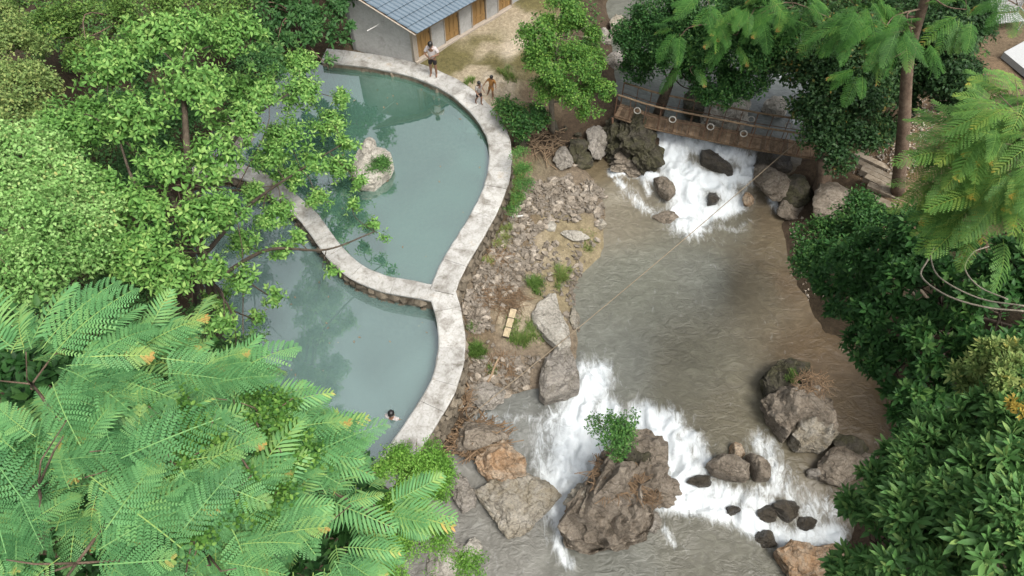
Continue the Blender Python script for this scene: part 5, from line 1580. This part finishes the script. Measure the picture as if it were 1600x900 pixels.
plant('under_bush', 'dark broad-leaved understorey shrub below the feathery tree fronds', 'bush', on_ground(-6.2, 4.6),
      [L_(100, 640, 12.5, 110), L_(300, 660, 12.5, 110), L_(120, 800, 11.5, 120), L_(330, 800, 11.5, 120), L_(480, 760, 12.5, 80), L_(560, 800, 13, 50), L_(500, 860, 12.5, 70), L_(30, 560, 13, 70), L_(200, 560, 13.4, 50)],
      'broad_mid', 'leaf_mid', 60, 700, seed=31, clumps=14, trunk_r=.08)
plant('climbing_vine', 'small-leaved light green vine sprawling over the feathery tree', 'vine', on_ground(-6.9, 3.3),
      [L_(330, 690, 8.8, 60, .4), L_(410, 650, 9.3, 60, .4), L_(440, 710, 9.1, 50, .4), L_(360, 770, 8.7, 50, .4), L_(260, 650, 9.0, 40, .4), L_(280, 730, 8.75, 40, .4), L_(420, 790, 8.8, 40, .4), L_(300, 840, 8.4, 36, .4), L_(490, 690, 9.7, 36, .4)],
      'twig_vine', 'leaf_bright', 200, 160, trunk=[on_ground(-6.9, 3.3), (-5.6, 3.2, 6), D(360, 700, 9.2)], trunk_r=.05, seed=2, clumps=12, spread=.5, depth=.5, scale=(.5, .85))
plant('bank_bush', 'bright green fine-leaved bush between the feathery tree and the river', 'bush', on_ground(-3.0, 6.6),
      [L_(650, 712, 18.6, 36), L_(665, 740, 18.6, 45), L_(650, 790, 18.4, 48), L_(620, 750, 18.0, 50), L_(655, 850, 18.6, 45), L_(610, 820, 18.0, 50), L_(735, 886, 19.6, 24), L_(600, 880, 18.4, 50)],
      'twig_fine', 'leaf_lush', 250, 650, seed=3, clumps=12, trunk_r=.06)
# --- pond tree and the green mass behind it
plant('pond_tree', 'broad-leaved light green tree spreading over the left side of both pools', 'tree', P(345, 535, -.1),
      [L_(170, 110, 21.5, 50), L_(240, 60, 22.4, 50), L_(300, 50, 22.6, 46), L_(370, 60, 23, 46), L_(300, 140, 21, 56), L_(215, 190, 20.6, 52), L_(400, 140, 24, 46), L_(470, 150, 27, 34), L_(445, 215, 25.6, 36), L_(370, 200, 21.4, 40),
       L_(335, 250, 19.6, 44), L_(260, 270, 19.4, 44), L_(220, 330, 18.8, 50), L_(310, 350, 18.4, 40), L_(180, 390, 18.2, 50), L_(400, 300, 24.6, 26), L_(515, 195, 27.6, 28), L_(530, 265, 26.4, 24), L_(495, 315, 25.4, 22), L_(450, 275, 25.8, 24), L_(380, 440, 19, 24),
       L_(270, 430, 17.6, 46), L_(470, 100, 29.2, 32), L_(535, 155, 28.6, 18), L_(435, 395, 23.6, 18), L_(560, 285, 26, 14), L_(580, 350, 25, 11), L_(600, 372, 24.6, 8), L_(520, 420, 23.8, 10), L_(350, 505, 18.6, 24), L_(415, 345, 24, 20), L_(545, 225, 27, 18), L_(400, 500, 21.6, 14), L_(330, 420, 18.2, 26), L_(440, 330, 24.4, 22), L_(465, 372, 24, 16), L_(380, 385, 22.4, 26), L_(425, 465, 22.6, 16), L_(370, 555, 20.6, 24), L_(345, 470, 20.4, 24), L_(550, 320, 25.4, 12), L_(490, 255, 26, 20), L_(420, 250, 24.8, 26)],
      'broad', 'leaf_pond', 300, 3400, trunk=[P(345, 535, -.1), D(325, 430, 19.6), D(300, 330, 19.6), D(290, 200, 20.6), D(285, 110, 21.6)], trunk_r=.14, bark='bark_dark', seed=4, clumps=22, spread=.4, depth=.75, scale=(.65, 1.1), up=.3, twigs=5, boughs=[[D(318, 400, 19.7), D(390, 320, 23), D(470, 265, 25.6), D(535, 225, 26.8)], [D(300, 320, 19.8), D(390, 190, 24), D(470, 135, 27.6)], [D(330, 440, 19.5), D(420, 390, 22.8), D(510, 390, 24.2), D(585, 362, 24.8)], [D(300, 330, 19.6), D(220, 300, 19.4), D(180, 200, 20.8)]])
plant('pond_tree', 'second thinner trunk of pale green leaves leaning beside the pond tree', 'tree', P(300, 470, .0),
      [L_(140, 300, 19.4, 44), L_(120, 190, 21.6, 50), L_(220, 400, 17.8, 40), L_(350, 330, 18.8, 36)],
      'broad', 'leaf_pond', 150, 800, bark='bark_dark', trunk=[P(310, 480, .0), D(292, 360, 20.2), D(240, 260, 20.6)], trunk_r=.11, seed=5, clumps=18, spread=.4, depth=.7, scale=(.6, 1.0))
plant('hillside_bush', 'rounded light green small-leaved bush at the left edge beside the feathery fronds', 'bush', on_ground(-13.2, 12.2),
      [L_(30, 250, 19.5, 66), L_(95, 300, 19.2, 66), L_(30, 350, 18, 75), L_(110, 380, 17.8, 60), L_(40, 430, 17, 60), L_(150, 330, 18.6, 40), L_(-20, 300, 18.6, 60)], 'twig', 'leaf_bush', 280, 1250, seed=6, clumps=26, spread=.35, depth=.4, trunk_r=.12)
plant('hillside_bush', 'yellowish green shrub high on the left edge', 'bush', on_ground(-17.5, 17.5),
      [L_(10, 100, 25, 60), L_(45, 150, 24, 48), L_(10, 190, 23, 50), L_(60, 200, 23, 30), L_(-20, 40, 26, 50)], 'twig', 'leaf_lime', 150, 700, seed=7, clumps=12, trunk_r=.1)
plant('vine_draped_tree', 'dark yellow green vine-draped tree at the upper left', 'tree', on_ground(-15.2, 22.5),
      [L_(90, 60, 28, 50), L_(150, 25, 29, 55), L_(60, 10, 29, 50), L_(140, 90, 27, 40), L_(220, 10, 29.5, 50), L_(290, 5, 29.5, 45), L_(350, 10, 29.5, 40)], 'twig_vine', 'leaf_vine', 150, 900, seed=8, clumps=14, trunk_r=.14)
plant('house_side_tree', 'dark green tree beside the gable of the house', 'tree', on_ground(-9.4, 27.0),
      [L_(400, 20, 30.5, 46), L_(460, 45, 30.2, 42), L_(430, 85, 29.2, 30), L_(510, 12, 31, 36), L_(500, 60, 30.2, 26), L_(390, 70, 29.6, 34), L_(460, 0, 31.5, 44), L_(355, 50, 30, 40), L_(510, 100, 29.6, 12), L_(533, 40, 30.6, 16), L_(530, 68, 30.2, 14), L_(535, 5, 31, 18), L_(430, -60, 31, 70), L_(480, -120, 31, 80), L_(380, -50, 31, 60)],  # final lobes: unseen tall top, added to darken the upper pool's reflection
      'broad_mid', 'leaf_back', 180, 1000, seed=9, clumps=12, trunk_r=.13)
plant('back_bush', 'dark shrub mass on the left shore behind the pond tree', 'bush', on_ground(-9.6, 19.4),
      [L_(330, 150, 27, 50), L_(280, 200, 26, 50), L_(230, 260, 24, 50), L_(400, 110, 28.4, 36), L_(180, 180, 25.5, 50), L_(250, 120, 27.5, 50), L_(160, 460, 20.0, 40), L_(230, 470, 20.2, 36), L_(300, 510, 20.4, 36), L_(380, 540, 20.6, 30), L_(250, 380, 22, 40)],
      'twig_dark', 'leaf_back', 140, 700, seed=10, clumps=12, trunk_r=.05)
# --- small tree by the yard
tb = PG(863, 208)
plant('small_tree', 'bright green small tree standing between the yard and the bridge', 'tree', tb,
      [L_(872, 12, 27.4, 38), L_(850, 55, 27, 36), L_(895, 55, 27, 38), L_(915, 100, 27, 36), L_(860, 100, 26.8, 38), L_(935, 145, 27, 26), L_(890, 145, 26.8, 34), L_(848, 140, 27.2, 22), L_(920, 172, 27.2, 16), L_(840, 90, 27, 26)],
      'twig', 'leaf_bright', 300, 800, trunk=[tb, D(862, 150, 27.4), D(868, 90, 27.4), D(876, 30, 27.8)], trunk_r=.12, bark='bark_pale', seed=11, clumps=10, spread=.2, depth=.45, scale=(.8, 1.2), up=.5)
plant('bank_shrub', 'low dark green shrub at the foot of the small tree beside the wall', 'shrub', PG(805, 195),
      [L_(805, 178, 28.2, 20), L_(835, 182, 28, 22), L_(790, 165, 28.6, 14), L_(815, 200, 28, 14)], 'twig_dark', 'leaf_mid', 60, 120, seed=12, trunk_r=.04, clumps=9)
plant('bank_shrub', 'narrow green weeds growing along the outer wall foot', 'shrub', PG(812, 300),
      [L_(812, 240, 26.4, 10), L_(815, 265, 26.2, 12), L_(818, 290, 26, 14), L_(808, 315, 26, 12), L_(795, 330, 25.8, 8)], 'twig_fine', 'leaf_small', 36, 40, seed=13, trunk_r=.02, clumps=7, limbs=False)
# --- trees over the bridge and the dark grove
bt = PR(1026, 182); bt[2] -= .3
plant('bridge_tree', 'dark leaning tree growing beside the footbridge over the river', 'tree', bt,
      [L_(1010, 70, 28.5, 40), L_(1070, 45, 28, 50), L_(1060, 95, 28, 36), L_(1110, 110, 28, 38), L_(1150, 75, 27.6, 46), L_(995, 105, 28.8, 24), L_(1180, 30, 27.6, 50), L_(1140, 140, 27.6, 24), L_(1100, 5, 28.4, 50), L_(1175, 120, 27.6, 30), L_(1030, 15, 29, 40), L_(1045, 75, 27.6, 34), L_(1095, 75, 27.4, 36), L_(1125, 30, 27.6, 40), L_(1190, 85, 27.2, 36), L_(1210, 50, 27.2, 36), L_(985, 50, 28.8, 26), L_(1100, 140, 27.8, 20)],
      'twig_dark', 'leaf_mid', 290, 2600, trunk=[bt, D(1042, 140, 28.6), D(1060, 100, 28.4), D(1090, 50, 28.4)], trunk_r=.22, bark='bark_dark', seed=14, clumps=12)
plant('dark_grove_tree', 'very dark dense tree behind the right end of the bridge', 'tree', PG(1320, 175),
      [L_(1245, 60, 28, 56), L_(1300, 100, 27.6, 56), L_(1295, 165, 27.2, 46), L_(1330, 60, 28, 56), L_(1340, 200, 27, 40), L_(1300, 215, 26.8, 30), L_(1220, 15, 28.8, 56), L_(1350, 140, 27, 46), L_(1280, 10, 29, 50), L_(1262, 110, 27.6, 30), L_(1230, 95, 27.6, 26), L_(1310, 240, 26.4, 24), L_(1270, 205, 26.8, 18), L_(1250, 160, 27.2, 16)],
      'twig_dark', 'leaf_dark', 260, 1600, seed=15, clumps=16, scale=(1.0, 1.6), trunk_r=.2, bark='bark_dark')
plant('dark_grove_tree', 'dark tree in the shade right of the tall brown trunk', 'tree', PG(1480, 165),
      [L_(1400, 30, 28.8, 56), L_(1460, 60, 28.2, 50), L_(1490, 120, 27.8, 40), L_(1440, 110, 28.2, 40), L_(1500, 30, 29, 46), L_(1380, 100, 28.6, 40), L_(1500, 170, 27.6, 20), L_(1400, 150, 28.4, 30), L_(1380, 200, 28.2, 22)],
      'twig_dark', 'leaf_dark', 220, 1400, seed=16, clumps=16, scale=(1.0, 1.6), trunk_r=.16, bark='bark_dark')
ft = PG(1402, 302)
plant('tall_feathery_tree', 'tall brown trunk beside the shingle path with hanging feathery fronds above', 'tree', ft,
      [L_(1385, 40, 23, 42, .6), L_(1340, 60, 23, 36, .6), L_(1425, 55, 23, 34, .6), L_(1350, 105, 23, 20, .8), L_(1340, 20, 23.4, 50, .6), L_(1510, 15, 23.5, 30, .6), L_(1590, 8, 23.5, 26, .6)],
      'frond', 'leaf_fern_dark', 120, 0, trunk=[ft, D(1412, 200, 26.6), D(1420, 90, 25), D(1445, 0, 24), D(1460, -60, 23.4)], trunk_r=.22, seed=17, clumps=8, spread=.2, scale=(.75, 1.05), part='frond', elev=(-45, -5), twigs=1)
plant('feathery_tree', 'dark green feathery tree at the top edge above the bridge tree', 'tree', PG(1215, 5),
      [L_(1240, 10, 26, 46, .6), L_(1180, 12, 26, 42, .6), L_(1110, 18, 26.4, 40, .6), L_(1078, 108, 26.8, 16, .7), L_(1060, 60, 26.6, 24, .6), L_(1150, 55, 26.4, 26, .6), L_(1290, 25, 26, 40, .6)],
      'frond', 'leaf_fern_dark', 110, 0, trunk_r=.14, seed=27, clumps=8, spread=.2, scale=(.75, 1.05), part='frond', elev=(-40, 0), twigs=1)
# --- right side
plant('feathery_tree', 'lime green feathery tree with yellowing fronds at the right edge', 'tree', on_ground(15.5, 14.5),
      [L_(1530, 225, 14, 62, .55), L_(1590, 180, 13.6, 60, .55), L_(1500, 290, 14.2, 50, .55), L_(1580, 290, 14, 62, .55), L_(1545, 345, 14.2, 46, .55), L_(1620, 240, 13.4, 60, .55), L_(1500, 215, 14.4, 34, .5)],
      'frond', 'leaf_fern_lime', 260, 120, 'frond_lo', trunk=[on_ground(15.5, 14.5), (13.5, 13.2, 7), D(1570, 260, 15)], trunk_r=.16, seed=18, clumps=12, scale=(.5, .85), part='frond', elev=(-35, 15))
plant('broadleaf_tree', 'dense dark green broad-leaved tree overhanging the right bank pool', 'tree', on_ground(12.4, 10.0),
      [L_(1330, 430, 20, 44), L_(1390, 400, 19, 52), L_(1450, 370, 18.4, 52), L_(1440, 450, 18, 60), L_(1520, 420, 17.4, 60), L_(1390, 510, 18, 52), L_(1470, 540, 17, 62), L_(1400, 580, 17.6, 42), L_(1560, 490, 16.4, 60), L_(1440, 610, 17, 42), L_(1590, 420, 16.8, 50), L_(1530, 570, 16.4, 50), L_(1345, 480, 19.4, 30), L_(1295, 440, 21, 26), L_(1315, 470, 20.5, 24), L_(1300, 400, 22, 30), L_(1350, 540, 18.6, 26), L_(1370, 560, 18.2, 30), L_(1420, 660, 17.4, 30), L_(1590, 570, 16, 50)],
      'broad_mid', 'leaf_mid', 300, 1450, trunk=[on_ground(12.4, 10.0), (11, 9, 4), D(1470, 480, 18.6)], trunk_r=.2, bark='bark_dark', seed=19, clumps=12, scale=(.7, 1.1))
plant('river_shrub', 'dark green shrub leaning over the river at the right bank below the timber steps', 'shrub', PG(1320, 395),
      [L_(1275, 375, 24, 36), L_(1320, 350, 24, 30), L_(1265, 410, 23.6, 26), L_(1310, 400, 23.4, 36), L_(1370, 350, 23.4, 34), L_(1345, 320, 24.4, 22)], 'twig_dark', 'leaf_mid', 160, 500, seed=20, clumps=12, trunk_r=.05)
plant('lance_leaf_tree', 'lower right tree with whorls of long glossy green leaves', 'tree', on_ground(10.6, 5.2),
      [L_(1470, 720, 12.4, 62), L_(1400, 760, 12.6, 50), L_(1440, 800, 12, 60), L_(1370, 850, 12.6, 46), L_(1440, 870, 11.8, 62), L_(1530, 790, 11.6, 66), L_(1550, 870, 11.2, 66), L_(1345, 790, 13, 22), L_(1440, 675, 13, 26), L_(1330, 890, 12.8, 26), L_(1600, 820, 11, 60), L_(1500, 760, 12, 50), L_(1540, 730, 12, 44), L_(1590, 660, 12.2, 40), L_(1540, 655, 12.4, 34), L_(1600, 600, 12.6, 26), L_(1590, 730, 11.6, 50)],
      'lance', 'leaf_lance', 300, 950, trunk=[on_ground(10.6, 5.2), (9, 4.8, 5), D(1470, 780, 13)], trunk_r=.15, bark='bark_dark', seed=21, clumps=11, spread=.24, scale=(.75, 1.1))
plant('lime_shrub', 'pale yellow green shrub poking up at the right edge above the glossy tree', 'shrub', on_ground(11.6, 6.8),
      [L_(1570, 590, 12.4, 28), L_(1545, 545, 12.8, 18), L_(1500, 590, 13, 14), L_(1530, 575, 12.8, 15), L_(1590, 560, 12.8, 18)],
      'lime', 'leaf_lime', 130, 60, trunk=[on_ground(11.6, 6.8), (10, 6.4, 5), D(1570, 630, 13)], trunk_r=.06, seed=22, clumps=9, scale=(.6, .95))
plant('golden_sprig', 'small golden yellow leaf sprig at the right edge below the lime shrub', 'plant', D(1596, 660, 11.9),
      [L_(1592, 640, 11.6, 12)], 'lime', 'leaf_gold', 8, 0, trunk_r=.012, seed=32, clumps=6, limbs=False, scale=(.45, .7))
# --- shrub on the rock, pool boulder plant, small grasses
sb = P(966, 712, -.75)
plant('rock_shrub', 'small blue green leafy shrub growing on top of the huge river rock', 'shrub', sb,
      [L_(955, 672, 20.2, 24), L_(978, 660, 20.2, 20), L_(935, 660, 20.2, 16), L_(965, 690, 20.4, 22), L_(980, 685, 20.4, 14)], 'twig_dark', 'leaf_small', 70, 60, seed=23, clumps=8, trunk_r=.03, scale=(.6, .85))
plant('pool_plant', 'small leafy plant on the boulder standing in the upper pool', 'plant', P(590, 262, .25), [L_(592, 258, 27.2, 13), L_(580, 268, 27.2, 9), L_(600, 250, 27.2, 8)], 'twig_fine', 'leaf_small', 24, 30, seed=24, trunk_r=.015, limbs=False, clumps=6)

def tuft(label, px, py, rpx, n, h, seed, mid=.42, z=None):
    base = PG(px, py) if z is None else P(px, py, z)
    sc = FPX / (base[1] * CP + (CAM_H - base[2]) * SP); rr = rpx / sc
    rng = np.random.default_rng(seed)
    Vs = []; Fs = []; Ts = []
    subs = rng.normal(size=(9, 2)) * rr * .45
    for i in range(n):
        s_ = subs[rng.integers(len(subs))]; x, y = s_[0] + rng.normal() * rr * .17, s_[1] + rng.normal() * rr * .17; q = min(rr, math.hypot(x, y))
        z0 = (float(terr(base[0] + x, base[1] + y)) - base[2]) if z is None else 0
        hh = h * rng.uniform(.5, 1.2) * (1.1 - .5 * q / rr)
        b = rng.uniform(0, 6.3); lean = rng.uniform(.2, .9) * hh; w = .008 + .008 * rng.random()
        dx, dy = math.cos(b), math.sin(b)
        k = len(Vs)
        for f in (0, .5, 1):
            wx = w * (1 - f)
            Vs += [(x + dx * lean * f * f - dy * wx, y + dy * lean * f * f + dx * wx, z0 + hh * f * (1 - .25 * f)), (x + dx * lean * f * f + dy * wx, y + dy * lean * f * f - dx * wx, z0 + hh * f * (1 - .25 * f))]
        Fs += [(k, k + 1, k + 3), (k, k + 3, k + 2), (k + 2, k + 3, k + 5), (k + 2, k + 5, k + 4)]
        Ts += [min(.9, max(.05, mid + rng.normal() * .14))] * 6
    o = link('grass_tuft', mesh('grass_tuft', np.array(Vs), np.array(Fs), M['grass'], False, {'tint': np.array(Ts)})); o.location = base
    tag(o, label, 'grass')
tuft('bright green grass tuft left of its taller twin above the long boulder', 836, 446, 24, 700, .32, 1)
tuft('tall green grass tuft nearest the river above the long boulder', 875, 430, 20, 600, .42, 2)
tuft('bushy green grass tuft pressed against the lower wall', 746, 545, 24, 900, .4, 3, .36)
tuft('greyish grass tuft left of the long pale boulder', 826, 534, 30, 800, .4, 4, .5)
tuft('yellowed grass patch on the sandy bank by the water', 920, 378, 20, 300, .15, 5, .68)
tuft('dry grass strip between wall and rubble', 790, 365, 16, 320, .3, 6, .72)
tuft('dry brown grass strip along the wall just above the white pipe', 803, 318, 14, 420, .35, 21, .66)
tuft('straw coloured grass at the wall foot below the white pipe', 783, 378, 14, 380, .3, 22, .7)
tuft('mixed weeds at the wall foot beside the rubble top', 812, 268, 14, 380, .35, 23, .5)
tuft('dead grass hanging on the wall foot near the brush heap', 762, 408, 10, 260, .25, 24, .75)
tuft('mossy grass on top of the right outcrop', 1240, 588, 18, 300, .16, 7, .42, -.95)
tuft('weeds along the yard edge near the children', 735, 130, 10, 200, .3, 8, .4)
tuft('dry weeds beside the wall in the yard', 795, 120, 16, 300, .3, 9, .55)
tuft('wispy grass on the path slope below the timber steps', 1340, 345, 22, 400, .4, 10, .4)

# bare vines looping on the right
def vine(label, pts, r_):
    pp = spline([D(*p) for p in pts], 8)
    o = MB().tube([p - pp[0] for p in pp], r_, 5).obj('bare_vine', M['bark_pale'], None, True); o.location = pp[0]
    tag(o, label, 'vine')
vine('long bare vine sweeping across the dark right-hand tree', [(1600, 486, 15.2), (1540, 480, 15.2), (1480, 462, 15.4), (1440, 432, 15.8), (1450, 405, 16)], .016)
vine('bare vine looping above the longest one on the right', [(1600, 478, 15), (1530, 466, 15.2), (1470, 435, 15.4), (1455, 405, 15.8), (1460, 385, 16)], .014)
vine('short hooked bare vine near the right edge', [(1575, 468, 15), (1530, 448, 15.2), (1508, 420, 15.4), (1520, 395, 15.4), (1545, 385, 15.6)], .013)

# undergrowth carpets on the two slopes
def carpet(name, label, polys, kind, mat, dens, seed, scale=(.8, 1.4)):
    rng = np.random.default_rng(seed)
    Vs = []; Fs = []; Ts = []; n = 0
    svs, _m = SPR[kind]
    for poly in polys:
        p2 = [PG(*q)[:2] for q in poly]
        xs = [q[0] for q in p2]; ys = [q[1] for q in p2]
        k = int((max(xs) - min(xs)) * (max(ys) - min(ys)) * dens)
        X = rng.uniform(min(xs), max(xs), k); Y = rng.uniform(min(ys), max(ys), k)
        ok = inside(X, Y, p2) & (fbm(X * .8, Y * .8, 3, 7) > .38); X = X[ok]; Y = Y[ok]
        Z = terr(X, Y) + rng.uniform(.05, .5, len(X))
        Nn = np.tile((0, 0, 1.), (len(X), 1)) + rng.normal(size=(len(X), 3)) * .4
        Ms = frames(Nn, rng, 'ros') * rng.uniform(*scale, len(X))[:, None, None]
        ch = rng.integers(0, len(svs), len(X))
        for j, (V, F, T) in enumerate(svs):
            ids = np.where(ch == j)[0]
            if not len(ids): continue
            A = np.einsum('kij,vj->kvi', Ms[ids], V) + np.stack([X, Y, Z], -1)[ids][:, None, :]
            Vs.append(A.reshape(-1, 3)); off = n + np.arange(len(ids)) * len(V)
            Fs.append((F[None] + off[:, None, None]).reshape(-1, 3)); Ts.append(np.tile(T, len(ids))); n += len(ids) * len(V)
    o = link(name, mesh(name, np.concatenate(Vs), np.concatenate(Fs), M[mat], False, {'tint': np.concatenate(Ts)}))
    tag(o, label, None, None, 'stuff')
carpet('undergrowth', 'dark leafy undergrowth on the left slope', [[(-60, -30), (480, -30), (440, 90), (330, 230), (250, 330), (290, 540), (400, 700), (520, 900), (-60, 900)], [(-420, 0), (-60, -30), (-60, 900), (-420, 800)]], 'twig_dark', 'leaf_back', 6, 1, (1.0, 1.8))
carpet('undergrowth', 'dark leafy undergrowth on the right slope', [[(1420, 380), (2050, 250), (2050, 950), (1420, 950), (1430, 700), (1400, 560)], [(1500, 175), (1640, 150), (2050, 60), (2050, 250), (1440, 370)], [(1330, -30), (1560, -30), (1500, 150), (1420, 150), (1330, 180)], [(860, -30), (940, -30), (930, 110), (880, 120)]], 'twig_dark', 'leaf_mid', 5.5, 2, (1.1, 1.9))

# fallen leaves floating on the pools
rg = random.Random(5)
b = MB()
for poly, z, n in ((upper_poly, -.292, 45), (lower_poly, -.612, 60)):
    xs = [p[0] for p in poly]; ys = [p[1] for p in poly]
    while n > 0:
        x, y = rg.uniform(min(xs), max(xs)), rg.uniform(min(ys), max(ys))
        if not inside(np.array([x]), np.array([y]), poly)[0]: continue
        n -= 1; a_ = rg.uniform(0, 6.3); l = rg.uniform(.03, .07)
        d = (math.cos(a_) * l, math.sin(a_) * l); e = (-d[1] * .4, d[0] * .4)
        b.add([(x - d[0], y - d[1], z), (x + e[0], y + e[1], z + .004), (x + d[0], y + d[1], z), (x - e[0], y - e[1], z + .004)], [(0, 1, 2), (0, 2, 3)])
tag(b.obj('floating_leaves', M['straw']), 'tiny fallen leaves floating on the pool water', None, None, 'stuff')
